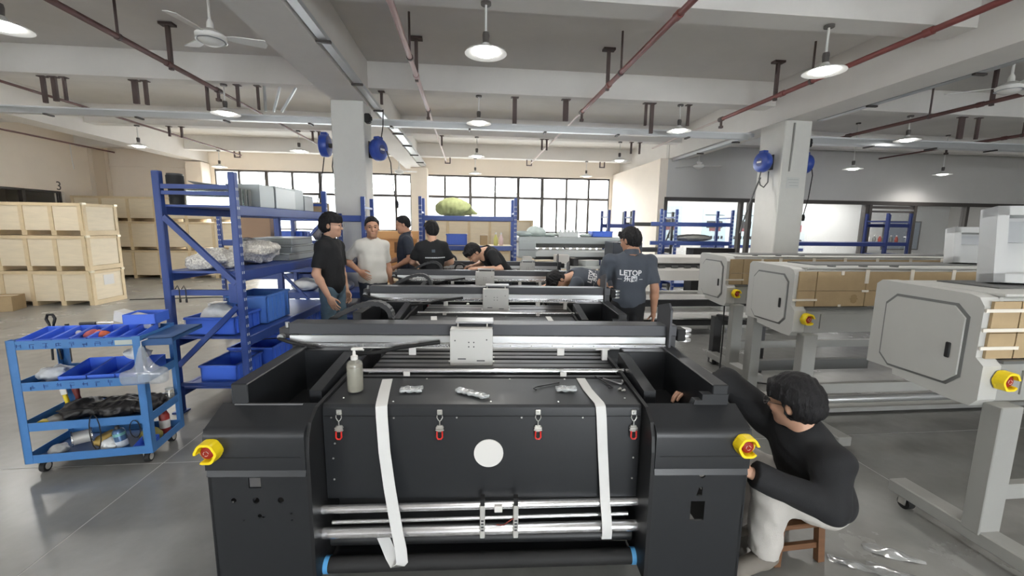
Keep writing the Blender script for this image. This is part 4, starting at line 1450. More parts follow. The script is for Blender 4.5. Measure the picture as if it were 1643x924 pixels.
bin_(apt(.30, .30, .225), AR, .42, .30, .16, 'empty blue bin on the lowest shelf of the near rack', ribs=5)
bin_(apt(.85, .30, .225), AR, .50, .42, .17, 'blue bin on the lowest shelf, behind the empty one', ribs=5)
bin_(apt(.27, .32, .665), AR, .40, .40, .15, 'blue bin holding a white plastic bag on the near rack', ribs=5)
blob('plastic_bag', apt(.27, .36, .68), .4, (.13, .12, .13), 'crumpled white plastic bag inside the blue bin on the near rack', 'plastic bag', M_WHITEBAG, .02, 22, 4, .014)
bin_(apt(.72, .24, .665), AR, .46, .36, .27, 'large pale blue crate on the near rack behind the bagged bin', M_BINL, ribs=6)
bin_(apt(1.47, .26, .225), AR, .6, .40, .33, 'tall blue crate on the lowest shelf at the far end of the near rack', ribs=6)
carton(apt(.18, .52, .665), AR, .10, .12, .11, 'small white carton at the left of the third shelf of the near rack', M_WHITE)
carton(apt(.5, .50, 1.225 - .56), AR, .12, .14, .2, 'upright white carton behind the brace of the near rack', M_WHITE)
# second shelf: bags of wires and grey boxes
blob('wire_bag', apt(.26, .36, 1.222), AR, (.2, .18, .09), 'pale bag of tangled wires at the front of the second shelf', 'wire bag', M_WIREBAG, .035, 30, 7, .012, group='bags of wires')
blob('wire_bag', apt(.76, .28, 1.222), AR, (.25, .2, .14), 'taller bag of tangled wires behind the front one', 'wire bag', M_WIREBAG, .04, 28, 9, .014, group='bags of wires')
o = MB().lathe([(0, 0), (.05, 0), (.055, .02), (.05, .12), (.03, .14), (0, .14)], n=14).build('yellow_reel', mat('yellow_wire', rgb(206, 178, 60), .5, noise=.2, nscale=40), None, apt(.4, .55, 1.222), smooth=40)
tag(o, 'yellow wire reel behind the front bag of wires', 'reel')
for k in range(3):
    r_ = thing('metal_box', ['lowest', 'middle', 'topmost'][k] + ' of the three stacked grey metal boxes on the second shelf', 'box', apt(1.38 + .015 * (k % 2), .27, 1.222 + k * .082), AR + .05 * (k - 1), 'stacked grey metal boxes')
    MB().box(-.30, .30, -.2, .2, 0, .078, .004).build('body', M_SHEET, r_)
    MB().box(-.30, -.298, -.19, .19, .006, .07).build('end_label', M_SHEET2, r_)
    MB().box(-.304, .304, -.204, .204, .06, .064).build('seam', M_GREYD, r_)
# top shelf: black cylinder, clear panels, grey sheet metal boxes
o = thing('black_canister', 'black ribbed canister at the near left corner of the rack top', 'canister', apt(.08, .50, 1.762))
MB().lathe([(0, 0), (.05, 0), (.052, .04), (.049, .05), (.052, .06), (.052, .15), (.058, .155), (.06, .17), (.06, .23), (0, .23)], n=22).build('body', M_RUB, o, smooth=40)
MB().cyl((0, 0, .23), (0, 0, .245), .055, 22).build('lid', M_DKGREY, o, smooth=40)
M_ACR = glass_mat('acrylic', tint=(.86, .9, .88, 1), gloss=.15, rough=.05, haze=.15)
for k in range(5):
    q = thing('acrylic_panel', ['first', 'second', 'third', 'fourth', 'fifth'][k] + ' clear acrylic panel from the near end of the rack top', 'panel', apt(.12 + k * .07, .28, 1.762), AR + .1, 'upright acrylic panels')
    MB().box(-.004, .004, -.19, .19, 0, .15).build('panel', M_ACR, q)
    MB().box(-.006, .006, -.19, -.17, 0, .152).build('edge_strip', M_GREY2, q)
q = thing('sheet_metal_part', 'bent grey sheet leaning on the acrylic panels of the rack top', 'metal part', apt(.45, .32, 1.762), AR)
MB().add([(-.25, -.15, .16), (.25, -.15, .12), (.25, .18, .10), (-.22, .18, .20), (-.25, -.15, .166), (.25, -.15, .126), (.25, .18, .106), (-.22, .18, .206)], [(0, 1, 2, 3), (7, 6, 5, 4), (0, 4, 5, 1), (1, 5, 6, 2), (2, 6, 7, 3), (3, 7, 4, 0)]).build('sheet', M_SHEET, q)
MB().box(-.2, .2, -.1, -.09, 0, .125).build('support_flange', M_SHEET, q)
for i, (u, d, lx, ly, h, lab) in enumerate([(.62, .2, .26, .3, .21, 'grey sheet metal box, first behind the acrylic panels'), (1.0, .22, .42, .34, .22, 'widest grey sheet metal box in the middle of the rack top'), (1.36, .22, .2, .3, .23, 'narrow grey sheet metal box near the far end of the rack top'), (1.66, .24, .24, .3, .18, 'last grey sheet metal box at the far end of the rack top')]):
    q = thing('metal_box', lab, 'box', apt(u, d, 1.762), AR, 'grey boxes on the rack top')
    MB().box(-lx / 2, lx / 2, -ly / 2, ly / 2, 0, h, .004).build('body', M_SHEET, q)
    MB().box(-lx / 2 - .001, lx / 2 + .001, -ly / 2 - .002, -ly / 2 + .002, .01, h - .02).build('front_plate', M_SHEET2 if i % 2 else M_SHEET, q)
# loose tools on the end bar, cable under the shelf
for k in range(2):
    o = MB().tube([(0, 0, 0), (.02, 0, .03), (.03, 0, .0), (.03, 0, -.08)], .004, 6).cyl((.03, 0, -.08), (.03, 0, -.11), .008).build('hook_wire', M_KEYB, None, apt(-.04, .50 - .05 * k, 1.075))
    tag(o, ('left' if k == 0 else 'right') + ' wire end hooked over the end bar of the near rack', 'wire', 'wires on the end bar')
o = MB().tube([apt(.3, .2, .62), apt(.5, .2, .5), apt(.9, .1, .42), apt(1.1, -.12, .5), apt(.8, -.12, .3), apt(.6, -.1, .1)], .007, 6).build('hanging_cable', M_RUB)
tag(o, 'black cable hanging in a loop under the third shelf of the near rack', 'cable')

# ---- rack behind it, with a cardboard box
rack((-3.72, 6.82, 0), 0, 1.75, .5, 1.78, [.3, .85, 1.36], 'blue rack farther back behind the near rack, holding a brown box', braces=(False, False))
carton((-3.25, 6.97, 1.362), .05, .5, .36, .38, 'brown cardboard box on the rack behind the near rack', mat('brown_box_dull', rgb(168, 140, 116), .85))
bin_((-2.72, 6.95, 1.362), 0, .4, .32, .14, 'blue bin beside the brown box on the farther rack')
blob('cloth_bundle', (-2.28, 7.05, 1.362), .3, (.17, .14, .12), 'dark and white bundle of parts at the right of the farther rack', 'bundle', mat('mixed_dark', rgb(140, 136, 132), .6, noise=.6, nscale=12), .03, 16, 3)
carton((-3.3, 7.0, .852), 0, .42, .34, .2, 'low tan box on the middle shelf of the farther rack')
blob('parts_heap', (-2.6, 6.97, .852), 0, (.32, .18, .08), 'heap of brown small parts on the middle shelf of the farther rack', 'parts', mat('parts_brown', rgb(140, 122, 108), .6, noise=.5, nscale=30), .02, 30, 6)

# ---- rack next to the left pillar with white bags
rack((-2.62, 6.15, 0), 0, 1.16, .55, 2.0, [.3, .66, 1.03, 1.74], 'blue rack in front of the left pillar, loaded with white bags', braces=(False, True), slots='r')
_bags = [(-2.37, 1.032, .2, .09, 'white poly bag on the third shelf left of the man in black'), (-1.98, 1.032, .14, .07, 'flat white poly bag on the third shelf behind the man in black'),
         (-2.36, .662, .2, .1, 'white poly bag on the second shelf left of the man in black'), (-1.88, .662, .2, .09, 'white poly bag on the second shelf behind the man in black'), (-2.2, .302, .28, .12, 'white poly bag on the lowest shelf by the pillar')]
for i, (x, z, rx, rz_, lab) in enumerate(_bags):
    blob('poly_bag', (x, 6.38, z), .2 * i, (rx, .2, rz_), lab, 'plastic bag', M_WHITEBAG, .02, 18, 20 + i, .018, group='white poly bags on the pillar rack')
carton((-2.2, 6.45, 1.742), 0, .3, .3, .17, 'brown carton on top of the pillar rack', M_CARD)
blob('parts_heap', (-1.66, 6.4, 1.032), 0, (.12, .18, .14), 'black and white heap of electronics behind the man in white', 'parts', mat('electronics_mix', rgb(120, 120, 124), .5, noise=.8, nscale=40), .03, 26, 12)

# ---- centre rack with green sack
rack((-.85, 7.7, 0), 0, 1.69, .55, 2.12, [.35, 1.26, 1.79], 'blue rack in the middle with a green sack on top', slots='fr', braces=(False, False), deck=False)
for z in (.35, 1.26):
    o = MB().box(-.80, .79, 7.74, 8.21, z - .012, z + .004).build('shelf_board', mat('shelf_board', rgb(196, 180, 150), .7))
    tag(o, 'thin pale shelf board laid on the ' + ('lower' if z < 1 else 'middle') + ' level of the centre rack', 'board')
def sack_fn(P):
    d = d_ell(P, (-.02, 0, .15), (.31, .2, .17))
    d = smin(d, d_cap(P, (.18, 0, .13), (.40, 0, .055), .10, .02), .08)
    d = d + .030 * wob(P * np.array([.8, 1, 1.5]), 13, 4) + .018 * np.abs(wob(P, 30, 8)) - .008 + .006 * wob(P, 70, 3)
    return np.maximum(d, -P[:, 2])
M_GREEN = mat('green_woven_sack', rgb(170, 178, 124), .7, noise=.18, nscale=9, bump=.3, bscale=120)
o = iso_obj('woven_sack', sack_fn, (-.42, -.28, -.02), (.5, .28, .42), .016, M_GREEN, None, (-.26, 7.95, 1.795), .05)
for px_ in (-.6, -.2, .2, .6):
    MB().box(px_ - .02, px_ + .02, 7.72, 8.23, 1.772, 1.79).build('cross_bar', M_BLUE, bpy.data.objects['storage_rack.003']).matrix_parent_inverse = bpy.data.objects['storage_rack.003'].matrix_world.inverted()
bpy.context.view_layer.update()
tag(o, 'green woven sack lying on top of the centre blue rack', 'sack')
bin_((-.22, 7.95, 1.265), 0, .36, .34, .2, 'blue bin on the middle level of the centre rack', ribs=3)
carton((.28, 8.0, 1.265), 0, .14, .14, .18, 'small dark carton on the middle level of the centre rack', mat('dark_carton', rgb(150, 128, 96), .8))
for k, (x, m_) in enumerate(((.5, mat('olive_bottle', rgb(190, 186, 110), .4)), (.6, mat('pink_bottle', rgb(206, 180, 176), .4)))):
    r_ = thing('spray_bottle', ('yellowish' if k == 0 else 'pinkish') + ' bottle on the middle level of the centre rack', 'bottle', (x, 7.9, 1.265))
    MB().lathe([(0, 0), (.036, 0), (.04, .02), (.04, .13), (.02, .17), (.015, .2), (0, .2)], n=16).build('body', m_, r_, smooth=40)
    MB().cyl((0, 0, .2), (0, 0, .235), .017, 12).build('cap', M_WHITE, r_)

# ---- racks along the return wall and partition
rack((3.05, 9.1, 0), 0, .55, .5, 2.0, [.5, 1.15, 1.7], 'dark blue rack at the right end of the back windows', slots=None, m=M_BLUED, deck=False)
rack((3.75, 9.6, 0), 0, 1.0, .5, 2.0, [.5, 1.15, 1.75], 'grey steel rack against the cream return wall', slots=None, braces=(True, True), m=M_GREYD, deck=False)
rr2 = rack((4.37, 8.65, 0), 0, 1.25, .55, 2.02, [.45, 1.35, 1.75], 'blue rack in front of the glass partition, left of the white pillar', slots='f', braces=(False, False))
MB().box(-.55, 0, -.02, .02, 1.67, 1.75).build('beam', M_BLUE, rr2)
MB().box(-.55, 0, -.02, .02, 1.27, 1.35).build('beam', M_BLUE, rr2)
post(rr2, -.34, 0, 2.02, slots='f')
blob('cable_roll', (4.9, 8.9, 1.352), 0, (.42, .16, .085), 'long grey coil of ribbed hose on the blue rack by the partition', 'hose', mat('ribbed_grey', rgb(150, 150, 146), .6, noise=.3, nscale=30, stretch=(20, 1, 1)), .012, 50, 4)
o = carton((5.0, 8.35, 0), 0, .9, .3, 1.22, 'black flat case standing left of the white pillar', M_RUB)
rack((7.1, 9.0, 0), 0, 2.6, .55, 2.0, [.45, 1.35], 'long blue rack right of the white pillar before the posters', slots=None, braces=(False, False), m=M_BLUED)
rack((10.1, 9.4, 0), 0, .62, .55, 2.05, [.45, 1.35, 1.8], 'narrow blue rack in front of the glass door on the right', slots=None, braces=(False, False), m=M_BLUED)

# ---- plywood crates
def crate(loc, rz, lx, ly, h, label, nb=5, group='pale wooden crates', skids=True, end_label=False):
    r = thing('wooden_crate', label, 'crate', loc, rz, group)
    sk = .09 if skids else 0
    MB().box(.01, lx - .01, .02, ly - .02, sk, h, .0).build('core_panel', M_PLY, r)
    b = .07
    for k in range(nb + 1):
        x = k * (lx - b) / nb
        MB().box(x, x + b, -.015, .018, sk, h).build('batten', M_BATTEN, r)
        if skids:
            MB().box(x, x + b + .02, 0, ly, 0, sk).build('skid', M_BATTEN, r)
        if k < nb:
            x2 = (k + 1) * (lx - b) / nb
            MB().box(x + b + .004, x2 - .004, -.004, .019, sk + .005, h - .05).build('panel', M_PLY, r)
    MB().box(0, lx, -.02, .016, h - .055, h + .002).build('top_rail', M_BATTEN, r)
    for y in (0, ly - b):
        MB().box(lx - .016, lx + .018, y, y + b, sk, h).build('batten', M_BATTEN, r)
    MB().box(lx - .016, lx + .014, b, ly - b, h - .055, h).build('end_rail', M_BATTEN, r)
    MB().box(lx - .012, lx + .006, b + .004, ly - b - .004, sk + .005, h - .06).build('panel', M_PLY, r)
    if end_label:
        MB().box(lx + .007, lx + .010, .28, .52, h * .55, h * .85).build('shipping_label', M_WHITE, r)
    for y in (0.0, ly - .06):
        MB().box(lx - .02, lx + .03, y - .01, y + .07, h - .03, h + .01).build('corner_guard', mat('tin_corner', rgb(224, 214, 190), .4, .3), r)
    return r
for k, (z, h) in enumerate(((0, .66), (.67, .66), (1.34, .60))):
    crate((-10.25, 8.8, z), 0, 3.05, .78, h, ['bottom', 'middle', 'top'][k] + ' crate of the nearer stack at the left edge', 6, end_label=(k == 0))
for c in range(2):
    for k, (z, h) in enumerate(((0, .80), (.81, .80), (1.62, .68))):
        crate((-10.95 + c * 2.2, 13.1, z), 0, 2.15, .9, h, ['bottom', 'middle', 'top'][k] + ' crate of the far ' + ('left' if c == 0 else 'right') + ' stack by the cream wall', 3)
for k, (z, h) in enumerate(((0, .9), (.91, .88))):
    crate((-1.2, 12.0, z), 0, 3.0, .9, h, ('lower' if k == 0 else 'upper') + ' crate under the back windows behind the centre rack', 5)
carton((-8.45, 8.35, 0), .35, .62, .42, .26, 'flattened brown carton on the floor before the left crates')
carton((-9.2, 8.2, 0), .1, .55, .42, .34, 'brown carton at the left edge before the crates', open_=True)

# orange wooden cabinet and pallet pieces near the man in white
oc_ = thing('wooden_cabinet', 'orange brown wooden crate with square hand holes beside the pillar', 'crate', (-1.86, 8.1, 0))
M_ORW = mat('orange_wood', rgb(206, 150, 96), .6, noise=.12, nscale=4, stretch=(1, 1, 8))
MB().box(0, .9, 0, .6, 0, 1.36).build('body', M_ORW, oc_)
MB().box(-.03, .93, -.02, .62, 1.36, 1.50).build('lid', mat('orange_wood_light', rgb(220, 168, 112), .6), oc_)
for x in (.12, .48):
    MB().box(x, x + .16, -.008, .01, 1.1, 1.3).build('hand_hole', mat('hole_brown', rgb(120, 84, 56), .8), oc_)
MB().box(0, .05, -.02, 0, 0, 1.36).build('batten', M_ORW, oc_)
MB().box(.85, .9, -.02, 0, 0, 1.36).build('batten', M_ORW, oc_)
pl = thing('pallet', 'small pale pallet lying right of the man in white', 'pallet', (-1.30, 7.15, .6), .15)
for k in range(3):
    MB().box(0, .45, k * .14, k * .14 + .1, .08, .1).build('slat', M_PLY, pl)
for x in (0, .19, .39):
    MB().box(x, x + .06, 0, .38, 0, .08).build('skid', M_BATTEN, pl)
tb = thing('work_table', 'low table carrying the small pallet behind the man in white', 'table', (-1.45, 7.05, 0))
MB().box(0, .6, 0, .55, .56, .6).build('tabletop', M_PLY, tb)
for x in (.03, .52):
    for y in (.03, .48):
        MB().box(x, x + .05, y, y + .05, 0, .56).build('leg', M_BATTEN, tb)
# ================================================================ blue tool cart
M_CART = mat('cart_blue', rgb(66, 118, 176), 0.4, noise=.06, nscale=12)
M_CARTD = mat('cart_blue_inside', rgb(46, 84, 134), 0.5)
CR = R(7.0)
C0 = Vector((-2.80, 2.785, 0))
def cpt(x, y, z):
    return (C0.x + x * math.cos(CR) - y * math.sin(CR), C0.y + x * math.sin(CR) + y * math.cos(CR), z)
ct = thing('tool_cart', 'four-tier blue tool cart on casters left of the rack', 'cart', C0, CR)
CW, CD = .70, .40
for x in (0, CW):
    for y in (0, CD):
        sx = -1 if x == 0 else 1
        sy = -1 if y == 0 else 1
        MB().box(min(x, x - sx * .045), max(x, x - sx * .045), min(y, y - sy * .004), max(y, y - sy * .004), .085, .89).box(min(x, x - sx * .004), max(x, x - sx * .004), min(y, y - sy * .045), max(y, y - sy * .045), .085, .89).build('post', M_CART, ct)
        w = MB().cyl((x - sx * .06 - .014, y - sy * .06, .035), (x - sx * .06 + .014, y - sy * .06, .035), .035, 20).build('caster_wheel', M_RUB, ct, smooth=40)
        MB().cyl((x - sx * .06 - .016, y - sy * .06, .035), (x - sx * .06 + .016, y - sy * .06, .035), .022, 16).build('wheel_hub', mat('hub_grey', rgb(196, 192, 186), .4), w, smooth=40)
        MB().prism([(y - sy * .06 - .025, .088), (y - sy * .06 + .025, .088), (y - sy * .06 + .012, .03), (y - sy * .06 - .012, .03)], 'x', x - sx * .06 - .024, x - sx * .06 - .018).box(x - sx * .06 - .03, x - sx * .06 + .03, y - sy * .06 - .03, y - sy * .06 + .03, .08, .09).build('caster_fork', M_SCREW, w)
for i, (z0, z1) in enumerate(((.085, .14), (.30, .355), (.565, .62), (.83, .885))):
    t = MB().box(.002, CW - .002, .002, .006, z0, z1).box(.002, CW - .002, CD - .006, CD - .002, z0, z1).box(.002, .006, .006, CD - .006, z0, z1).box(CW - .006, CW - .002, .006, CD - .006, z0, z1)
    t.build('tray_rim', M_CART, ct)
    MB().box(.006, CW - .006, .006, CD - .006, z0, z0 + .006).build('tray_floor', M_CARTD, ct)
# side shelf plate on the right of the top tier
sp = MB().box(CW, CW + .17, .02, CD + .02, .862, .868).box(CW + .165, CW + .17, .02, CD + .02, .84, .868).box(CW, CW + .17, .02, .025, .82, .868).build('side_shelf', M_CARTD, ct)
# hand painted marks along two rims (illegible strokes)
M_INK = mat('marker_blue', rgb(38, 70, 128), .7)
random.seed(11)
for z, n, x0 in ((.855, 8, .06), (.592, 9, .10)):
    for k in range(n):
        g = MB()
        cx = x0 + k * .068
        for s in range(4):
            a = random.uniform(-.014, .014)
            b = random.uniform(-.012, .012)
            if s % 2:
                g.box(cx + a - .0016, cx + a + .0016, .0004, .0022, z + b - .011, z + b + .009)
            else:
                g.box(cx - .013, cx + .012, .0004, .0022, z + b - .0014, z + b + .0014)
        o_ = g.build('painted_mark', M_INK, ct)
        o_['kind'] = 'stuff'
MB().box(.56, .655, .0, .0018, .838, .868).build('rubbed_patch', mat('rubbed_paint', rgb(178, 186, 180), .7), ct)

# tier one: divided blue bins and a box on top
def mini_bin(x, y, z, lx, ly, h, label, slope=True, grp='small bins on the tool cart'):
    r = thing('parts_bin', label, 'bin', cpt(x, y, z), CR, grp)
    t = .004
    MB().box(0, lx, 0, t, 0, h * (.6 if slope else 1)).box(0, lx, ly - t, ly, 0, h).box(0, lx, 0, ly, 0, t).build('body', M_BIN, r)
    for x0 in (0, lx - t):
        MB().prism([(0, 0), (0, h * (.6 if slope else 1)), (ly, h), (ly, 0)], 'x', x0, x0 + t).build('side_wall', M_BIN, r)
    return r
for k in range(7):
    mini_bin(.03 + k * .092, .03, .838, .086, .24, .08, ['first', 'second', 'third', 'fourth', 'fifth', 'sixth', 'seventh'][k] + ' small blue bin from the left on the cart top')
b2 = mini_bin(.50, .20, .838 + .085, .19, .17, .07, 'blue bin stacked behind the white box on the cart top', False)
for k in range(3):
    mini_bin(.20 + k * .155, .05, .573, .15, .28, .10, ['left', 'middle', 'right'][k] + ' blue bin on the second tier of the tool cart')
def clutter(name, x, y, z, r3, label, cat, m, amp=.008, freq=60, seed=1, rz=0):
    return blob(name, cpt(x, y, z), CR + rz, r3, label, cat, m, amp, freq, seed, .006)
wb = thing('white_carton', 'white carton with dark print leaning on the cart top', 'box', cpt(.43, .33, .92), CR, rot=(0, R(12), CR - .25))
MB().box(-.05, .22, -.03, .05, 0, .075, .003).build('body', M_WHITE, wb)
MB().box(-.0508, -.0495, -.02, .0, .045, .065).build('printed_mark', M_RUB, wb)
MB().box(-.0508, -.0495, -.015, .035, .012, .018).build('printed_line', M_GREYD, wb)
clutter('cable_tie_bag', .40, .17, .845, (.05, .045, .03), 'orange rag in a bin on the cart top', 'rag', mat('orange_cloth', rgb(222, 110, 72), .7, noise=.1), .008, 50, 3)
clutter('red_glove', .345, .16, .845, (.03, .05, .035), 'dusty red glove in a bin on the cart top', 'glove', mat('dusty_red', rgb(176, 88, 92), .7), .008, 50, 4)
o = MB().lathe([(0, 0), (.014, 0), (.016, .04), (.01, .05), (0, .05)], n=14).build('white_cap', M_WHITE, None, cpt(.245, .2, .845), smooth=40)  # loose white plastic cap
tag(o, 'small white plastic cap in a bin on the cart top', 'jar')
o = thing('screwdriver', 'screwdriver with dark grip lying across the cart top bins', 'screwdriver', cpt(.2, .29, .925), CR)
MB().cyl((0, 0, 0), (.09, 0, .0), .011, 10).build('grip', M_DKGREY, o, smooth=40)
MB().cyl((.09, 0, 0), (.19, .0, 0), .004, 8).build('shaft', M_KEYS, o)
# tools hung on the left rear of the cart
pt = thing('pliers', 'long black pliers hanging at the left of the cart top', 'pliers', cpt(-.03, .36, .66), CR)
MB().tube([(.0, 0, 0), (.005, 0, .1), (.02, 0, .2), (.035, 0, .26)], .007, 8).build('handle', M_KEYB, pt, smooth=60)
MB().tube([(.05, 0, .0), (.04, 0, .1), (.02, 0, .2), (.005, 0, .26)], .007, 8).build('handle', M_KEYB, pt, smooth=60)
MB().tube([(.035, 0, .26), (.045, 0, .29), (.035, 0, .32), (.005, 0, .32), (-.005, 0, .29), (.005, 0, .26)], .009, 8).build('jaw', M_KEYB, pt, smooth=60)
pr = thing('screwdriver', 'thin screwdriver hanging behind the pliers at the cart left', 'screwdriver', cpt(.07, .37, .64), CR)
MB().cyl((0, 0, 0), (0, 0, .18), .0035, 8).build('shaft', M_KEYB, pr)
MB().cyl((0, 0, .18), (0, 0, .27), .012, 12).build('grip', M_DKGREY, pr, smooth=40)
# tier two
clutter('plastic_bag', .09, .2, .573, (.075, .1, .05), 'clear bag of parts at the left of the second tier', 'plastic bag', M_WHITEBAG, .02, 55, 8)
clutter('plastic_bag', .53, .26, .66, (.06, .06, .05), 'crumpled bag on the right bins of the second tier', 'plastic bag', M_WHITEBAG, .02, 55, 9)
# tier three
M_TOOLB = mat('dark_tools', rgb(46, 44, 44), .5, noise=.5, nscale=30)
clutter('tool_bundle', .22, .2, .308, (.12, .12, .06), 'left heap of black tools on the third tier of the cart', 'tools', M_TOOLB, .014, 50, 11)
clutter('tool_bundle', .42, .2, .308, (.13, .13, .06), 'middle heap of black tools on the third tier of the cart', 'tools', M_TOOLB, .014, 55, 12)
clutter('tool_bundle', .58, .22, .308, (.09, .12, .05), 'right heap of black tools on the third tier of the cart', 'tools', M_TOOLB, .014, 50, 13)
for k, (x0, y0, x1, y1) in enumerate([(.2, .12, .5, .3), (.28, .28, .62, .14), (.16, .06, .42, .1)]):
    o = thing('wrench', ['crossing', 'slanted', 'front'][k] + ' dark wrench on the third tier tool heap', 'wrench', cpt(x0, y0, .40), CR)
    d = Vector((x1 - x0, y1 - y0, -.01))
    MB().bar((0, 0, 0), d, .014, .006).build('shank', M_KEYB, o)
    MB().tube([d + Vector((.012 * math.cos(t), .012 * math.sin(t), 0)) for t in np.linspace(.6, 5.6, 9)], .005, 6).build('jaw', M_KEYB, o)
ye = thing('tape_measure', 'yellow tape measure at the front left of the third tier', 'tape measure', cpt(.09, .06, .308), CR)
MB().prism([(-.04, 0), (.04, 0), (.045, .02), (.03, .04), (-.02, .04), (-.042, .02)], 'y', -.02, .02).build('case', mat('yellow_plastic', rgb(226, 200, 40), .4), ye)
MB().box(-.06, -.04, -.01, .01, 0, .008).build('hook', M_KEYS, ye)
kn = thing('utility_knife', 'yellow handled scraper standing at the left of the third tier', 'scraper', cpt(.07, .3, .308), CR, rot=(0, R(-10), CR))
MB().cyl((0, 0, 0), (0, 0, .12), .013, 10).build('grip', MATS['yellow_plastic'], kn, smooth=40)
MB().box(-.018, .018, -.004, .004, .12, .16).build('blade_head', M_WHITE, kn)
rd = thing('glue_tube', 'dark red tool handle standing at the left of the third tier', 'tool', cpt(.115, .33, .308), CR, rot=(0, R(-8), CR))
MB().lathe([(0, 0), (.018, 0), (.02, .05), (.014, .09), (.02, .13), (.018, .19), (.01, .21), (0, .21)], n=14).build('grip', mat('dark_red_plastic', rgb(118, 46, 42), .4), rd, smooth=50)
clutter('grey_rag', .13, .1, .308, (.06, .06, .03), 'grey rag beside the tape measure on the third tier', 'rag', mat('grey_cloth', rgb(140, 138, 134), .8), .008, 50, 15)
# hanging wire loops
for k, x in enumerate((.40, .62)):
    pts = [cpt(x + .03 * math.cos(t), -.012, .27 + (.12 if k == 0 else .06) * math.sin(t)) for t in np.linspace(0, 2 * PI, 15)[:-1]]
    o = MB().tube(pts, .003, 6, closed=True).build('wire_loop', M_RUB)
    tag(o, ('long' if k == 0 else 'short') + ' black wire loop hanging from the third tier of the cart', 'wire', 'wire loops on the cart')
# tier four
cup = thing('wire_spool', 'shiny steel spool lying on the lowest tier at left', 'spool', cpt(.25, .1, .15), CR + .6)
MB().cyl((-.05, 0, .045), (-.042, 0, .045), .052, 24).cyl((.042, 0, .045), (.05, 0, .045), .052, 24).build('flange', M_CHROME, cup, smooth=40)
MB().cyl((-.042, 0, .045), (.042, 0, .045), .042, 24).build('winding', M_PLATE, cup, smooth=40)
can = thing('spray_can', 'blue and white spray can standing on the lowest tier', 'spray can', cpt(.49, .08, .092), CR, rot=(0, R(-9), CR))
MB().lathe([(0, 0), (.032, 0), (.034, .006), (.034, .13), (.03, .142), (.022, .15), (0, .15)], n=22).build('can', mat('can_blue', rgb(74, 104, 142), .3, .3), can, smooth=40)
MB().cyl((0, 0, .03), (0, 0, .07), .0346, 22, cap=False).build('label_band', mat('can_label', rgb(196, 204, 214), .4), can, smooth=40)
MB().cyl((0, 0, .105), (0, 0, .125), .0346, 22, cap=False).build('label_band', mat('can_teal', rgb(120, 176, 176), .4), can, smooth=40)
MB().lathe([(0, .15), (.014, .15), (.013, .168), (.006, .172), (0, .172)], n=14).build('nozzle', M_DKGREY, can, smooth=40)
clutter('tape_bundle', .36, .16, .092, (.07, .07, .05), 'yellowish packet in the middle of the lowest tier', 'packet', mat('kraft_yellow', rgb(176, 148, 82), .6, noise=.2), .01, 50, 21)
clutter('plastic_bag', .42, .09, .092, (.06, .05, .05), 'clear bag of connectors on the lowest tier beside the can', 'plastic bag', M_WHITEBAG, .01, 50, 22)
clutter('tape_bundle', .60, .18, .092, (.07, .05, .05), 'olive packet right of the spray can on the lowest tier', 'packet', mat('olive_packet', rgb(142, 134, 72), .6, noise=.2), .008, 50, 23)
mini_bin(.57, .02, .092, .10, .12, .06, 'blue bin at the front right of the lowest cart tier', True)
clutter('parts_heap', .10, .12, .092, (.05, .06, .03), 'small pale parts at the left of the lowest tier', 'parts', M_WHITEBAG, .008, 60, 24)
rb = thing('glue_bottle', 'red bottle with a white label at the right of the lowest tier', 'bottle', cpt(.625, .30, .092), CR)
MB().lathe([(0, 0), (.03, 0), (.032, .01), (.032, .13), (.02, .16), (.012, .17), (.012, .2), (0, .2)], n=18).build('body', mat('red_bottle', rgb(160, 56, 52), .4), rb, smooth=40)
MB().cyl((0, 0, .04), (0, 0, .1), .0327, 18, cap=False).build('label_band', M_WHITE, rb, smooth=40)
MB().cyl((0, 0, .2), (0, 0, .22), .009, 10).build('cap', M_WHITE, rb)
# bag hanging from the side shelf
A3 = np.array([1.0, 1.0, .5])
def hang_fn(P):
    d = d_cap(P, (0, 0, .0), (0, 0, -.15), .012, .06)
    d = smin(d, d_box(P, (0, 0, -.19), (.125, .045, .05), .03), .05)
    return d + .008 * wob(P * A3, 45, 5)
hb = thing('hanging_bag', 'clear plastic bag of parts hanging from the cart corner', 'plastic bag', cpt(CW + .04, -.07, .83), CR)
iso_obj('bag', hang_fn, (-.17, -.1, -.27), (.17, .1, .03), .007, glass_mat('thin_bag', tint=(.93, .95, .97, 1), gloss=.15, rough=.15, haze=.25, haze_col=rgb(222, 226, 230)), hb)
MB().tube([(0, 0, 0), (-.004, .01, .04), (.012, .05, .045)], .003, 6).build('tie', M_WHITE, hb)
MB().lathe([(0, 0), (.03, 0), (.03, .05), (0, .055)], (0.0, 0, -.215), n=14).build('contents', mat('bag_contents_blue', rgb(150, 172, 200), .4), hb)
gl = thing('glass_jar', 'small clear jar lying at the right of the third tier', 'jar', cpt(.66, .33, .31), CR)
MB().lathe([(0, 0), (.028, 0), (.03, .01), (.03, .07), (.022, .085), (.022, .095), (0, .095)], n=18).build('jar', M_BOT, gl, smooth=40)
MB().cyl((0, 0, .095), (0, 0, .11), .024, 16).build('lid', M_SHEET, gl)
# wooden peg on the floor by the cart
o = thing('wooden_peg', 'small wooden block on the floor between cart and printer', 'block', (-1.66, 3.25, 0), .1)
MB().box(-.05, .05, -.018, .018, 0, .03, .004).build('body', M_BATTEN, o)
MB().box(.02, .05, -.01, .02, .03, .036).build('chip', M_PLY, o)
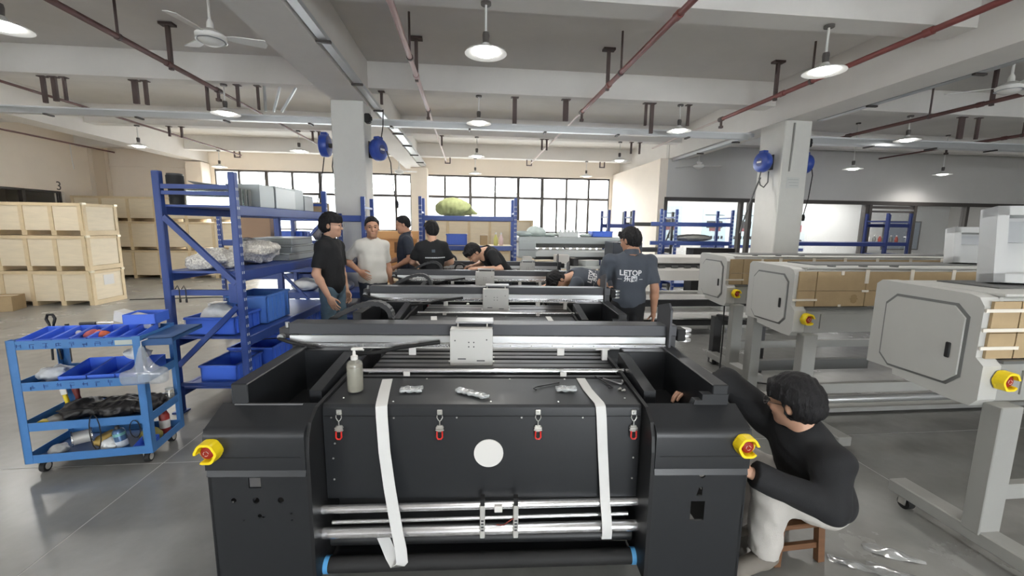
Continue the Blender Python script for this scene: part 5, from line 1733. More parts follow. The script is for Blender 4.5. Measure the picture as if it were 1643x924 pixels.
# ================================================================ people
from mathutils.bvhtree import BVHTree
M_SKIN = mat('skin', rgb(204, 160, 134), 0.5, noise=.04, nscale=20)
M_SKIN2 = mat('skin_tan', rgb(186, 140, 114), 0.5, noise=.04, nscale=20)
M_HAIR = mat('black_hair', rgb(24, 23, 25), 0.62, noise=.3, nscale=60, bump=.5, bscale=160, stretch=(1, 1, .3), spec=.3)
M_EYE = mat('eye_dark', rgb(34, 26, 22), 0.3)
M_LIP = mat('lip', rgb(176, 112, 100), 0.5)
M_TEEB = mat('black_cotton', rgb(23, 24, 27), 0.85, bump=.15, bscale=300)
M_NAVY = mat('navy_cotton', rgb(44, 50, 62), 0.85, bump=.15, bscale=300)
M_SLATE = mat('slate_grey_cotton', rgb(74, 80, 90), 0.85, bump=.15, bscale=300)
M_WTEE = mat('white_cotton', rgb(204, 202, 195), 0.85, bump=.15, bscale=300)
M_JEAN = mat('blue_denim', rgb(92, 116, 132), 0.85, noise=.15, nscale=12, bump=.2, bscale=300)
M_DJEAN = mat('dark_denim', rgb(44, 50, 60), 0.85, noise=.1, nscale=12)
M_BTROU = mat('black_trousers', rgb(30, 31, 34), 0.85)
M_BEIGE = mat('pale_trousers', rgb(190, 186, 180), 0.85, noise=.04, nscale=15, bump=.15, bscale=200)
M_SHOE = mat('shoe_dark', rgb(50, 48, 46), 0.6)
M_SHOEG = mat('shoe_grey', rgb(120, 114, 106), 0.7)
A = lambda *p: np.array(p, float)

def basis(z, y_hint):
    """Columns x, y, z of a frame whose z runs along z and y near y_hint."""
    z = np.array(z, float)
    z = z / np.linalg.norm(z)
    y = np.array(y_hint, float)
    y = y - z * (y @ z)
    y = y / np.linalg.norm(y)
    x = np.cross(y, z)
    return np.stack([x, y, z], 1)

def head_parts(J, mb, skin_i=0, h=.0075, s=1.0, wide=1.0):
    """Head in its own frame: face towards -y."""
    def fn(P):
        P = P / s
        d = d_ell(P, (0, .012, .035), (.076 * wide, .094, .088))
        d = smin(d, d_ell(P, (0, -.022, -.04), (.06 * wide, .072, .078)), .04)
        d = smin(d, d_ell(P, (0, -.066, -.09), (.026, .026, .024)), .03)
        d = smin(d, d_cap(P, (0, -.088, .012), (0, -.108, -.024), .008, .012), .014)
        d = smin(d, d_ell(P, (0, -.082, .03), (.05, .016, .012)), .02)
        for q in (-1, 1):
            d = smin(d, d_ell(P, (q * .036, -.07, -.02), (.022, .02, .02)), .02)
            e = d_ell(P, (q * .031, -.098, .012), (.016, .014, .011))
            d = -smin(-d, e, .012)
            d = smin(d, d_ell(P, (q * .078 * wide, .012, -.004), (.010, .019, .031)), .008)
            d = np.minimum(d, d_ell(P, (q * .031, -.076, .012), (.014, .014, .011)))
        d = smin(d, d_ell(P, (0, -.090, -.058), (.024, .009, .009)), .008)
        d = smin(d, d_cap(P, (0, .02, -.06), (0, .035, -.17), .054, .056), .03)
        return d * s
    iso_add(mb, fn, A(-.11, -.14, -.2) * s, A(.11, .13, .15) * s, h * s, J['headM'], skin_i)
    for q in (-1, 1):
        e = MB().lathe([(0, -.005), (.006, -.003), (.0075, 0), (.006, .003), (0, .005)], n=10, m=J['headM'] @ Matrix.Translation((q * .031 * s, -.0885 * s, .012 * s)) @ Matrix.Rotation(PI / 2, 4, 'X') @ Matrix.Scale(1.25, 4, (1, 0, 0)))
        mb.add(e.v, e.f, None, 1)
        b = MB().tube([Vector((q * .014 * s, -.094 * s, .034 * s)), Vector((q * .03 * s, -.0935 * s, .04 * s)), Vector((q * .05 * s, -.08 * s, .034 * s))], [.0035, .0045, .0025], 6)
        mb.add([J['headM'] @ Vector(p) for p in b.v], b.f, None, 1)
    lp = MB().tube([Vector((-.02 * s, -.092 * s, -.058 * s)), Vector((0, -.0985 * s, -.057 * s)), Vector((.02 * s, -.092 * s, -.058 * s))], [.002, .0042, .002], 6)
    mb.add([J['headM'] @ Vector(p) for p in lp.v], lp.f, None, 2)

def hair_obj(J, parent, s=1.0, h=.0075, style='short', seed=1):
    def fn(P):
        P = P / s
        big = dict(short=.009, full=.014, thick=.025)[style]
        d = d_ell(P, (0, .014, .04), (.077 + big, .095 + big, .09 + big))
        if style != 'short':
            d = smin(d, d_ell(P, (0, .055, -.01), (.07 + big * .6, .05 + big, .075)), .04)
        else:
            d = smin(d, d_ell(P, (0, .06, -.015), (.06, .042, .06)), .04)
        # open the face and the part below the nape
        front = {'short': .062, 'full': .045, 'thick': .042}[style]
        n = A(0, -.75, -.66)
        d = np.maximum(d, (P @ n) - ({'short': -.006, 'full': .028, 'thick': .05}[style]))
        d = np.maximum(d, -P[:, 2] - ({'short': .055, 'full': .085, 'thick': .1}[style]))
        side = np.maximum(-(P[:, 1] + (.012 if style == 'short' else .03)), P[:, 2] - .02)
        d = d + .0035 * wob(P, 110, seed) + .003 * np.sin(P[:, 0] * 150 + 6 * np.sin(P[:, 1] * 40))
        if style != 'short':
            d = np.maximum(d, -np.maximum(P[:, 1] + .012, P[:, 2] - .035))
        for q in (-1, 1):
            d = np.maximum(d, -d_ell(P, (q * .097, .008, -.010), (.034, .021, .035)))
        if style != 'short':
            # fringe tufts
            for k in range(7):
                a = (k - 3) / 3.0
                d = smin(d, d_cap(P, (a * .06, -.09 + abs(a) * .03, .1), (a * .075 + .01, -.108 + abs(a) * .04, .052 + .008 * ((k * 7 + seed) % 3)), .016, .005), .012)
        return d * s
    mb = MB()
    iso_add(mb, fn, A(-.14, -.16, -.13) * s, A(.14, .17, .19) * s, h * s, J['headM'])
    return mb.build('hair', M_HAIR, parent, smooth=180, fix=False)

def glasses_obj(J, parent, s=1.0, m=None):
    mb = MB()
    for q in (-1, 1):
        c = Vector((q * .033, -.112, .01))
        mb.tube([c + Vector((.024 * math.cos(t), 0.004 * abs(math.cos(t)), .019 * math.sin(t))) for t in np.linspace(0, 2 * PI, 15)[:-1]], .0018, 6, closed=True)
        mb.tube([(q * .057, -.106, .014), (q * .078, -.06, .014), (q * .082, .01, .012)], .0016, 6)
    mb.tube([(-.01, -.113, .014), (0, -.115, .016), (.01, -.113, .014)], .0018, 6)
    mb.v = [tuple(J['headM'] @ (Vector(p) * s)) for p in mb.v]
    o = mb.build('glasses', m or mat('glasses_frame', rgb(60, 56, 54), .3, .3), parent, smooth=60)
    return o

def hand_add(mb, wrist, dirv, normal, s=1.0, curl=.5, side=1, h=.0045, mi=0, spread=.18, grip=None):
    """Hand: x along the fingers, z the back of the hand; side flips the thumb."""
    x = Vector(dirv).normalized()
    z = Vector(normal)
    z = (z - x * z.dot(x)).normalized()
    y = z.cross(x)
    M = Matrix(((x.x, y.x, z.x, wrist[0]), (x.y, y.y, z.y, wrist[1]), (x.z, y.z, z.z, wrist[2]), (0, 0, 0, 1)))
    fing = []
    for k in range(4):
        yb = (-.030 + k * .020) * side
        L = [.036, .042, .040, .031][k]
        base = A(.088 - abs(k - 1.4) * .004, yb, 0)
        a = (k - 1.5) * spread * .5 * side
        c = curl * (.8 + .12 * k)
        d0 = A(math.cos(c * .7) * math.cos(a), math.sin(a), -math.sin(c * .7))
        d1 = A(math.cos(c * 1.7) * math.cos(a), math.sin(a), -math.sin(c * 1.7))
        d2 = A(math.cos(c * 2.5) * math.cos(a), math.sin(a), -math.sin(c * 2.5))
        p1 = base + d0 * L
        p2 = p1 + d1 * L * .72
        p3 = p2 + d2 * L * .58
        fing.append((base, p1, p2, p3))
    tb = A(.025, -.030 * side, -.006)
    t1 = tb + A(.028, -.024 * side, -.012)
    t2 = t1 + A(.028, -.008 * side, -.012 * (1 + curl))
    t3 = t2 + A(.020, .004 * side, -.012 * (1 + curl))
    def fn(P):
        P = P / s
        d = d_ell(P, (.048, 0, 0), (.052, .043, .016))
        d = smin(d, d_cap(P, (-.03, 0, 0), (.02, 0, 0), .025, .026), .025)
        d = smin(d, d_ell(P, (.03, -.024 * side, -.008), (.03, .018, .016)), .015)
        for b, p1, p2, p3 in fing:
            f = d_cap(P, b - A(.02, 0, 0), p1, .0098, .0088)
            f = np.minimum(f, d_cap(P, p1, p2, .0088, .008))
            f = np.minimum(f, d_cap(P, p2, p3, .008, .0066))
            d = smin(d, f, .006)
        f = d_cap(P, tb, t1, .0125, .0105)
        f = np.minimum(f, d_cap(P, t1, t2, .0105, .0095))
        f = np.minimum(f, d_cap(P, t2, t3, .0095, .0075))
        return smin(d, f, .008) * s
    iso_add(mb, fn, A(-.06, -.1, -.13) * s, A(.24, .1, .05) * s, h * s, M, mi)

def limb_box(pts, pad):
    p = np.array(pts, float)
    return p.min(0) - pad, p.max(0) + pad

def person(label, loc, rz, J, shirt, trousers, skin=None, hair='short', s=1.0, sleeve='short', hands=True, glasses=False, collar=False, seed=1, res=.011, shoe=None, belly=1.0, hems=True, head_wide=1.0, legs=True, hand_curl=(.5, .5), waist_out=True, bare=True, hand_mat=None):
    """J: joints in local metres (feet at z=0, facing -y); people are one thing with clothing parts."""
    skin = skin or M_SKIN
    r = thing('person', label, 'person', loc, rz)
    for k in list(J):
        if k != 'headM' and not isinstance(J[k], (Matrix,)):
            J[k] = np.array(J[k], float)
    hp = J['head']
    J['headM'] = Matrix.Translation(Vector(hp)) @ Euler(J['hrot'], 'XYZ').to_matrix().to_4x4()
    pel, nek = J['pelvis'], J['neck']
    spine = nek - pel
    L = np.linalg.norm(spine)
    B = basis(spine, J.get('back', A(0, 1, 0)))
    bx, by, bz = B[:, 0], B[:, 1], B[:, 2]
    # ---- body: head, neck, arms, hands (one mesh)
    mb = MB()
    head_parts(J, mb, 0, .0075, s, head_wide)
    def neck_fn(P):
        a = nek - bz * .02 * s
        b = hp + np.array(J['headM'].to_3x3() @ Vector((0, .03, -.05))) * s
        d = d_cap(P, a, b, .058 * s, .052 * s)
        return smin(d, d_ell(P, nek - bz * .06 * s, (.11 * s, .07 * s, .06 * s), B), .04)
    lo, hi = limb_box([nek - bz * .06, hp], .16)
    iso_add(mb, neck_fn, lo, hi, .012)
    for S in 'LR':
        sh, el, wr = J['sh' + S], J['el' + S], J['wr' + S]
        def arm_fn(P):
            d = d_cap(P, sh, el, .05 * s, .041 * s)
            m = el + (wr - el) * .3
            d = smin(d, d_cap(P, el, m, .040 * s, .041 * s), .02)
            d = smin(d, d_cap(P, m, wr, .041 * s, .027 * s), .02)
            return d
        lo, hi = limb_box([sh, el, wr], .09)
        iso_add(mb, arm_fn, lo, hi, .010)
        if hands:
            dv = J.get('hd' + S)
            dv = (wr - el) if dv is None else dv
            nv = J.get('hn' + S)
            nv = (A(1, 0, 0) if S == 'L' else A(-1, 0, 0)) if nv is None else nv
            hand_add(mb, wr + dv / np.linalg.norm(dv) * .02, dv, nv, s * .92, hand_curl[0 if S == 'L' else 1], 1 if S == 'L' else -1)
    body = mb.build('body', [skin, M_EYE, M_LIP], r, smooth=180, fix=False)
    if hair:
        hair_obj(J, r, s * 1.0, .0075, hair, seed)
    if glasses:
        glasses_obj(J, r, s)
    # ---- shirt
    def shirt_fn(P):
        d = d_ell(P, pel + bz * L * .70, (.178 * s, .118 * s, .20 * s), B)
        d = smin(d, d_ell(P, pel + bz * L * .36, (.158 * s * belly, .118 * s * belly, .19 * s), B), .08)
        if waist_out:
            lw = float(J.get('low', 1.0))
            d = smin(d, d_ell(P, pel + bz * L * .06, (.168 * s * belly * lw, .122 * s * belly * lw, .14 * s * lw), B), .06)
        for S in 'LR':
            sh, el, wr = J['sh' + S], J['el' + S], J['wr' + S]
            d = smin(d, d_cap(P, nek - bz * .055 * s, sh, .062 * s, .062 * s), .045)
            if sleeve == 'short':
                d = smin(d, d_cap(P, sh, sh + (el - sh) * .80, .066 * s, .064 * s, 'b'), .035)
            else:
                q = d_cap(P, sh, el, .082 * s, .072 * s)
                q = smin(q, d_cap(P, el, el + (wr - el) * .96, .072 * s, .054 * s, 'b'), .02)
                d = smin(d, q, .04)
        u = P @ bz
        d = d + .008 * s * wob(P * A(1, 1, .7), 26, seed) + .004 * s * wob(P, 55, seed + 9)
        # neckline and hem
        nk = d_cap(P, nek - bz * .01 * s, nek + bz * .2 * s + (hp - nek) * .2, .066 * s, .08 * s)
        d = np.maximum(d, -nk)
        d = np.maximum(d, ((P - pel) @ (-bz)) - J.get('hem', .075))
        return d
    pts = [pel - bz * .1, nek + bz * .05, J['shL'], J['shR'], J['elL'], J['elR']] + ([J['wrL'], J['wrR']] if sleeve != 'short' else [])
    lo, hi = limb_box(pts, .16)
    so = iso_obj('shirt', shirt_fn, lo, hi, res, shirt, r)
    if collar:
        cm = MB()
        n = 14
        ring, ring2 = [], []
        for k in range(n):
            t = 2 * PI * k / n
            c = nek + bz * (.012 - .02 * math.cos(t)) * s
            p = c + (bx * math.sin(t) * .072 - by * math.cos(t) * .068) * s
            ring.append(p + bz * .04 * s * (1 if abs(math.sin(t / 2)) > .25 else .6))
            ring2.append(p + (bx * math.sin(t) * .014 - by * math.cos(t) * .014) * s - bz * .012 * s)
        v = [Vector(p) for p in ring] + [Vector(p) for p in ring2] + [Vector(p) + Vector(bz) * -.004 for p in ring2] + [Vector(p) * 1.0 for p in ring]
        f = [(i, (i + 1) % n, n + (i + 1) % n, n + i) for i in range(n)]
        cm.add(v[:2 * n], f)
        inner = [Vector(ring[i]) * .97 + Vector(nek + bz * .04) * .03 for i in range(n)]
        cm.add([Vector(ring[i]) for i in range(n)] + [Vector(ring2[i]) - Vector((bx * math.sin(2 * PI * i / n) - by * math.cos(2 * PI * i / n))) * .016 * s for i in range(n)], f)
        cm.build('collar', shirt, so, smooth=60)
    # ---- trousers
    if legs:
        def tr_fn(P):
            d = d_ell(P, (J['hipL'] + J['hipR']) / 2 + bz * .03 * s, (.155 * s * belly, .112 * s * belly, .13 * s), B)
            for S in 'LR':
                hq, kn, an = J['hip' + S], J['kn' + S], J['an' + S]
                lw = float(J.get('legw', 1.0))
                q = d_cap(P, hq, kn, .088 * s, .066 * s * lw)
                q = smin(q, d_cap(P, kn, an, .066 * s * lw, .058 * s * lw, 'b'), .03)
                d = smin(d, q, .035)
            return d + .008 * wob(P * A(1, 1, 1.6), 26, seed + 3) + .004 * wob(P, 60, seed + 4)
        pts = [J['hipL'], J['hipR'], J['knL'], J['knR'], J['anL'], J['anR'], pel]
        lo, hi = limb_box(pts, .15)
        iso_obj('trousers', tr_fn, lo, hi, res * 1.1, trousers, r)
        for S in 'LR':
            an = J['an' + S]
            td = J.get('toe' + S, A(0, -1, 0))
            side = np.cross(td, A(0, 0, 1))
            def sh_fn(P):
                a = A(an[0], an[1], .045)
                d = d_cap(P, a + td * -.05, a + td * .15, .043, .040)
                d = smin(d, d_cap(P, a, A(an[0], an[1], .11), .045, .042), .02)
                d = np.maximum(d, -(P[:, 2] - .003))
                return d
            lo, hi = limb_box([an + td * .2, an - td * .1, A(an[0], an[1], 0)], .08)
            lo[2] = -.01
            iso_obj('shoe', sh_fn, lo, hi, .009, shoe or M_SHOE, r)
    return r, so, J, B

def stand(h=1.72, w=1.0):
    k = h / 1.72
    return dict(pelvis=A(0, 0, .93) * k, neck=A(0, .015, 1.435) * k, head=A(0, -.025, 1.585) * k, hrot=(0, 0, 0),
                shL=A(.156 * w, .01, 1.362) * k, shR=A(-.156 * w, .01, 1.362) * k, elL=A(.225, .03, 1.10) * k, elR=A(-.225, .03, 1.10) * k,
                wrL=A(.235, -.03, .86) * k, wrR=A(-.235, -.03, .86) * k, hipL=A(.085, 0, .90) * k, hipR=A(-.085, 0, .90) * k,
                knL=A(.10, -.01, .49) * k, knR=A(-.10, -.01, .49) * k, anL=A(.11, .02, .075) * k, anR=A(-.11, .02, .075) * k)

def print_on(so, parts, B, centre, normal, up, parent):
    """Lay flat print on the cloth: parts = [(mesh, dx, dy)]; each vertex is dropped onto the shirt."""
    me = so.data
    bvh = BVHTree.FromPolygons([v.co.copy() for v in me.vertices], [tuple(p.vertices) for p in me.polygons])
    n = Vector(normal).normalized()
    u = Vector(up)
    u = (u - n * u.dot(n)).normalized()
    xx = u.cross(n)
    for m_, dx, dy in parts:
        for v in m_.vertices:
            p = Vector(centre) + xx * (v.co.x + dx) + u * (v.co.y + dy)
            hit = bvh.ray_cast(p + n * .4, -n)
            if hit[0] is not None:
                v.co = hit[0] + n * (.0025 + max(0, v.co.z) * .5)
            else:
                v.co = p
        o = bpy.data.objects.new('shirt_print', m_)
        COL.objects.link(o)
        o.parent = so
    return

def flat_text(body, size, m, sub=0):
    me = text_mesh('shirt_print', body, size, m, 0.0, .0016)
    bm = bmesh.new()
    bm.from_mesh(me)
    bmesh.ops.triangulate(bm, faces=bm.faces)
    for _ in range(sub):
        bmesh.ops.subdivide_edges(bm, edges=[e for e in bm.edges if e.calc_length() > .02], cuts=1)
    bm.to_mesh(me)
    bm.free()
    return me
def flat_box(w, h, m):
    mb = MB()
    k = max(2, int(w / .02))
    v = [(-w / 2 + w * i / k, y, 0) for i in range(k + 1) for y in (-h / 2, h / 2)]
    f = [(2 * i, 2 * i + 2, 2 * i + 3, 2 * i + 1) for i in range(k)]
    mb.add(v, f)
    return mb.mesh('shirt_print', m, fix=False)
M_PRINT = mat('white_shirt_print', rgb(232, 234, 236), .7)
def logo(so, B, centre, normal, up, r, s=1.0):
    print_on(so, [(flat_text('LETOP', .068 * s, M_PRINT, 1), 0, .0), (flat_text('乐图', .062 * s, M_PRINT, 1), 0, -.058 * s),
                  (flat_box(.035 * s, .004, M_PRINT), -.095 * s, -.056 * s), (flat_box(.035 * s, .004, M_PRINT), .095 * s, -.056 * s)], B, centre, normal, up, r)

# ---- man in black polo with glasses, beside the near rack
J = stand(1.735)
J['hrot'] = (R(4), 0, R(12))
J['elR'] = A(-.235, .03, 1.10)
J['wrR'] = A(-.235, -.10, .87)
J['hnR'] = A(-1, -.2, 0)
J['wrL'] = A(.20, -.04, .88)
r_, so, J, B = person('man in black polo and jeans with glasses, standing beside the near blue rack', (-1.49, 4.78, 0), R(74), J, M_TEEB, M_JEAN, hair='thick', glasses=True, collar=True, seed=3, hand_curl=(.5, .4))

# ---- man in white T-shirt, hand on hip
J = stand(1.715)
J['hrot'] = (R(6), 0, R(-22))
J['elR'] = A(-.26, .18, 1.19)
J['wrR'] = A(-.20, -.05, 1.07)
J['hdR'] = A(.35, -.75, -.5)
J['hnR'] = A(-.85, -.35, .1)
J['elL'] = A(.24, .08, 1.10)
J['wrL'] = A(.27, .02, .86)
r_, so, J, B = person('man in white T-shirt and dark trousers with a hand on his hip', (-1.18, 5.34, 0), R(38), J, M_WTEE, M_DJEAN, skin=M_SKIN2, hair='short', seed=5, belly=1.08, hand_curl=(.4, .25))

# ---- man in navy polo seen from the side, facing left
J = stand(1.755)
J['hrot'] = (R(14), 0, R(-6))
J['elL'] = A(.24, .04, 1.14)
J['wrL'] = A(.17, -.16, 1.02)
J['wrR'] = A(-.14, -.28, 1.05)
J['elR'] = A(-.24, .02, 1.14)
r_, so, J, B = person('man in navy polo facing left beside the far cream pillar', (-.93, 6.36, 0), R(-76), J, M_NAVY, M_DJEAN, skin=M_SKIN2, hair='short', collar=True, seed=8)

# ---- person in black T-shirt with white back print, back to the viewer
J = stand(1.68)
J['hrot'] = (R(8), 0, R(18))
J['elL'] = A(.26, -.04, 1.12)
J['wrL'] = A(.18, -.26, 1.05)
J['elR'] = A(-.26, -.04, 1.12)
J['wrR'] = A(-.14, -.28, 1.05)
r_, so, J, B = person('person in black T-shirt with white back print, back turned, under the centre rack', (-.50, 5.84, 0), R(186), J, M_TEEB, M_BTROU, hair='full', seed=10)
prt = [(flat_box(.045, .012, mat('grey_print', rgb(96, 108, 118), .8)), .02, .10), (flat_box(.045, .012, MATS['grey_print']), .02, .08)]
x = -.12
random.seed(4)
while x < .13:
    w = random.uniform(.008, .02)
    prt.append((flat_box(w, .014, M_PRINT), x + w / 2 + .03, 0))
    x += w + .004
print_on(so, prt, B, (0, .1, 1.19), (0, 1, 0), (0, 0, 1), r_)

# ---- man in black T-shirt bending over the fourth printer
J = dict(pelvis=A(.30, .10, .95), neck=A(.04, -.04, 1.30), head=A(-.13, -.12, 1.26), hrot=(R(58), R(0), R(-58)), back=A(.55, .3, 1.0),
         shL=A(.12, -.20, 1.24), shR=A(.10, .16, 1.26), elL=A(.22, -.34, 1.06), elR=A(.0, .30, 1.08), wrL=A(-.06, -.30, 1.07), wrR=A(-.12, .06, 1.07),
         hipL=A(.32, .0, .90), hipR=A(.32, .18, .90), knL=A(.30, -.04, .49), knR=A(.30, .2, .49), anL=A(.32, .0, .075), anR=A(.32, .2, .075), toeL=A(-1, -.2, 0) / 1.02, toeR=A(-1, -.2, 0) / 1.02)
J['hdL'] = A(-1, .0, -.02)
J['hnL'] = A(0, -.3, 1)
J['hdR'] = A(-.9, -.4, -.05)
J['hnR'] = A(0, 0, 1)
r_, so, J, B = person('man in black T-shirt bending over a printer below the green sack', (.19, 5.80, 0), 0, J, M_TEEB, M_DJEAN, skin=M_SKIN, hair='full', seed=13, hand_curl=(.6, .6))

# ---- man in grey polo bent low over the third printer, logo on his back
J = dict(pelvis=A(.55, .10, .95), neck=A(.05, .0, 1.06), head=A(-.12, -.03, 1.00), hrot=(R(72), R(-18), R(-62)), back=A(.1, -.42, 1.0),
         shL=A(.08, -.16, 1.0), shR=A(.10, .18, 1.04), elL=A(-.02, -.22, .90), elR=A(-.05, .3, .95), wrL=A(-.22, -.12, .90), wrR=A(-.28, .12, .90),
         hipL=A(.56, -.0, .90), hipR=A(.56, .2, .90), knL=A(.60, -.05, .49), knR=A(.62, .22, .49), anL=A(.60, .0, .075), anR=A(.60, .2, .075), toeL=A(-1, 0, 0), toeR=A(-1, 0, 0), hem=.04)
J['hnL'] = A(0, 0, 1)
J['hnR'] = A(0, 0, 1)
r_, so, J, B = person('man in grey polo bent double over a printer, white logo on his back', (1.12, 4.72, 0), 0, J, M_SLATE, M_BTROU, hair='full', seed=15)
logo(so, B, (.25, -.08, 1.07), (-.02, -.8, .6), (-.95, .1, .25), r_, .95)

# ---- man in grey polo standing with his back to the viewer
J = stand(1.62, 1.08)
J['head'] = A(.0, -.05, 1.49)
J['hrot'] = (R(16), 0, R(38))
J['shL'] = A(.20, .0, 1.29)
J['shR'] = A(-.20, .0, 1.29)
J['neck'] = A(0, .02, 1.35)
J['elR'] = A(-.245, .04, 1.02)
J['wrR'] = A(-.265, -.02, .78)
J['elL'] = A(.26, -.08, 1.06)
J['wrL'] = A(.16, -.28, .96)
J['hnR'] = A(-1, .2, 0)
J['hem'] = .13
r_, so, J, B = person('man in grey polo standing with his back turned, white logo across the shoulders', (1.60, 4.06, 0), R(172), J, M_SLATE, M_BTROU, skin=M_SKIN2, hair='full', glasses=True, collar=True, seed=17, hand_curl=(.5, .5))
logo(so, B, (0.02, .1, 1.185), (0, 1, 0), (0, 0, 1), r_, 1.05)

# ---- man seated on a low stool at the right end of the front printer (world coordinates, facing left)
J = dict(pelvis=A(1.73, 1.79, .33), neck=A(1.60, 1.79, .665), head=A(1.545, 1.775, .80), hrot=(R(10), R(4), R(-150)), back=A(1.0, -.05, .35),
         shL=A(1.62, 1.60, .595), shR=A(1.58, 1.97, .63), elL=A(1.56, 1.53, .43), elR=A(1.40, 2.08, .80), wrL=A(1.245, 1.62, .55), wrR=A(1.21, 2.0, .77),
         hipL=A(1.72, 1.69, .30), hipR=A(1.72, 1.89, .30), knL=A(1.39, 1.66, .42), knR=A(1.40, 1.96, .43), anL=A(1.41, 1.70, .09), anR=A(1.42, 1.92, .09),
         toeL=A(-.95, -.3, 0), toeR=A(-1, 0, 0), hem=.15, legw=1.22, low=1.22)
J['hdL'] = A(-.8, .2, .35)
J['hnL'] = A(-.2, -1, .2)
J['hdR'] = A(-1, -.05, .1)
J['hnR'] = A(0, .2, 1)
r_, so, J, B = person('man in black long-sleeved top and pale trousers seated on a low stool at right', (0, 0, 0), 0, J, M_TEEB, M_BEIGE, hair='thick', sleeve='long', glasses=True, seed=21, res=.009, shoe=M_SHOEG, s=1.0, hand_curl=(.7, .5))
st = thing('wooden_stool', 'small brown wooden stool under the seated man', 'stool', (1.60, 1.82, 0), .05)
M_STOOL = mat('stool_wood', rgb(104, 72, 48), .5, noise=.15, nscale=6, stretch=(1, 1, 8))
MB().box(-.14, .14, -.13, .13, .195, .22, .006).build('seat', M_STOOL, st)
for x in (-.11, .11):
    for y in (-.10, .10):
        MB().bar((x * 1.1, y * 1.1, 0), (x, y, .196), .035, .03, up=(0, 1, 0)).build('leg', M_STOOL, st)
for y in (-.10, .10):
    MB().box(-.1, .1, y - .01, y + .01, .07, .1).build('stretcher', M_STOOL, st)
# ================================================================ hose reels, cables, posters, back machines
M_REEL = mat('reel_blue', rgb(44, 72, 158), .35)
def reel(loc, rz, label, arm):
    """Drum reel; axis along local y, bracket towards +y."""
    r = thing('hose_reel', label, 'hose reel', loc, rz, 'blue hose reels on the pillars')
    cov = MB()
    prof = [(.0, -.075), (.12, -.075), (.165, -.055), (.175, -.02), (.175, .03), (.16, .06), (.0, .065)]
    m = Matrix.Rotation(-PI / 2, 4, 'X')
    cov.lathe(prof, n=28, m=m)
    cov.build('drum_cover', M_REEL, r, smooth=40)
    MB().box(-.06, .06, -.05, .05, .12, .2, .01).build('hose_guide', M_REEL, r)
    MB().lathe([(0, -.079), (.07, -.079), (.075, -.072), (0, -.072)], n=24, m=m).build('hub_ring', M_BLUED, r, smooth=40)
    MB().box(-.05, .05, -.0805, -.0785, -.015, .015).build('hub_label', M_WHITE, r)
    MB().box(-.04, .04, .06, arm, -.03, .03).box(-.07, .07, arm - .012, arm, -.13, .13).build('bracket', M_DKGREY, r)
    return r
reel((-2.255, 7.2, 2.84), R(-90), 'blue hose reel on the left side of the left pillar', .16)
reel((-1.43, 7.18, 2.80), R(62), 'blue hose reel on the right side of the left pillar', .14)
reel((5.19, 7.25, 2.80), R(-84), 'blue hose reel on the left side of the white right pillar', .16)
reel((6.03, 7.3, 2.80), R(90), 'blue hose reel on the right side of the white right pillar', .16)
def cable(pts, label, r=.009, m=None, plug=False):
    c = Vector(pts[0])
    o = thing('hanging_cable', label, 'cable', c)
    MB().tube([Vector(p) - c for p in pts], r, 6).build('cable', m or M_RUB, o, smooth=60)
    if plug:
        e = Vector(pts[-1]) - c
        MB().lathe([(0, 0), (.025, .01), (.03, .07), (.018, .12), (0, .13)], tuple(e + Vector((0, 0, -.12))), n=12).build('plug', M_RUB, o, smooth=40)
cable([(-2.27, 7.17, 2.66), (-2.31, 7.17, 2.4), (-2.37, 7.17, 2.1), (-2.40, 7.15, 1.95)], 'thin cable slanting down from the left reel of the left pillar')
cable([(-2.13, 7.16, 2.66), (-2.15, 7.16, 2.52), (-2.14, 7.16, 2.42)], 'short cable end beside the left reel of the left pillar')
cable([(-1.37, 7.12, 2.98), (-1.34, 7.12, 3.15), (-1.33, 7.12, 3.4)], 'thin cable rising from the right reel to the girder')
cable([(-1.3, 7.14, 2.78), (-1.24, 7.14, 2.6), (-1.22, 7.14, 2.3), (-1.19, 7.12, 2.1), (-1.15, 7.1, 2.0)], 'thin cable with black plug hanging from the right reel of the left pillar', plug=True)
cable([(5.19, 7.25, 2.75), (5.1, 7.18, 2.5), (5.13, 7.18, 2.4), (5.2, 7.18, 2.36), (5.27, 7.18, 2.45), (5.28, 7.2, 2.64)], 'cable loop under the left reel of the white pillar', .011, M_GREYD)
cable([(5.1, 7.15, 2.52), (4.95, 7.1, 2.2), (4.75, 7.0, 1.75), (4.68, 6.95, 1.55)], 'grey hose slanting down left of the white pillar', .014, M_GREYD)
cable([(6.04, 7.25, 2.72), (6.12, 7.22, 2.7), (6.17, 7.25, 2.6), (6.14, 7.25, 2.2), (6.08, 7.25, 1.9)], 'cable with black plug hanging right of the white pillar', plug=True)
cable([(5.52, 6.985, 3.42), (5.515, 6.985, 3.0), (5.50, 6.985, 2.62)], 'grey conduit down the front of the white pillar', .016, M_GREY2)
cable([(-10.3, 12.5, 3.6), (-10.3, 12.5, 3.2), (-10.28, 12.5, 2.95)], 'pale cord hanging before the cream left wall', .01, M_WHITE, False)
for x, y, z, lab in ((-1.56, 7.05, 3.24, 'black junction knob on the right of the left pillar'), (5.885, 7.1, 3.12, 'black junction knob on the right of the white pillar')):
    o = thing('junction_box', lab, 'junction box', (x, y, z))
    MB().box(-.035, .05, -.06, .06, -.07, .07, .015).build('box', M_RUB, o)
    MB().cyl((.05, 0, 0), (.07, 0, 0), .03, 12).build('gland', M_RUB, o)
o = thing('wall_notice', 'small faded paper notice on the white pillar front', 'notice', (5.6, 6.997, 2.43))
MB().box(-.12, .12, -.002, .001, -.09, .09).build('paper', mat('faded_paper', rgb(206, 207, 204), .8), o)
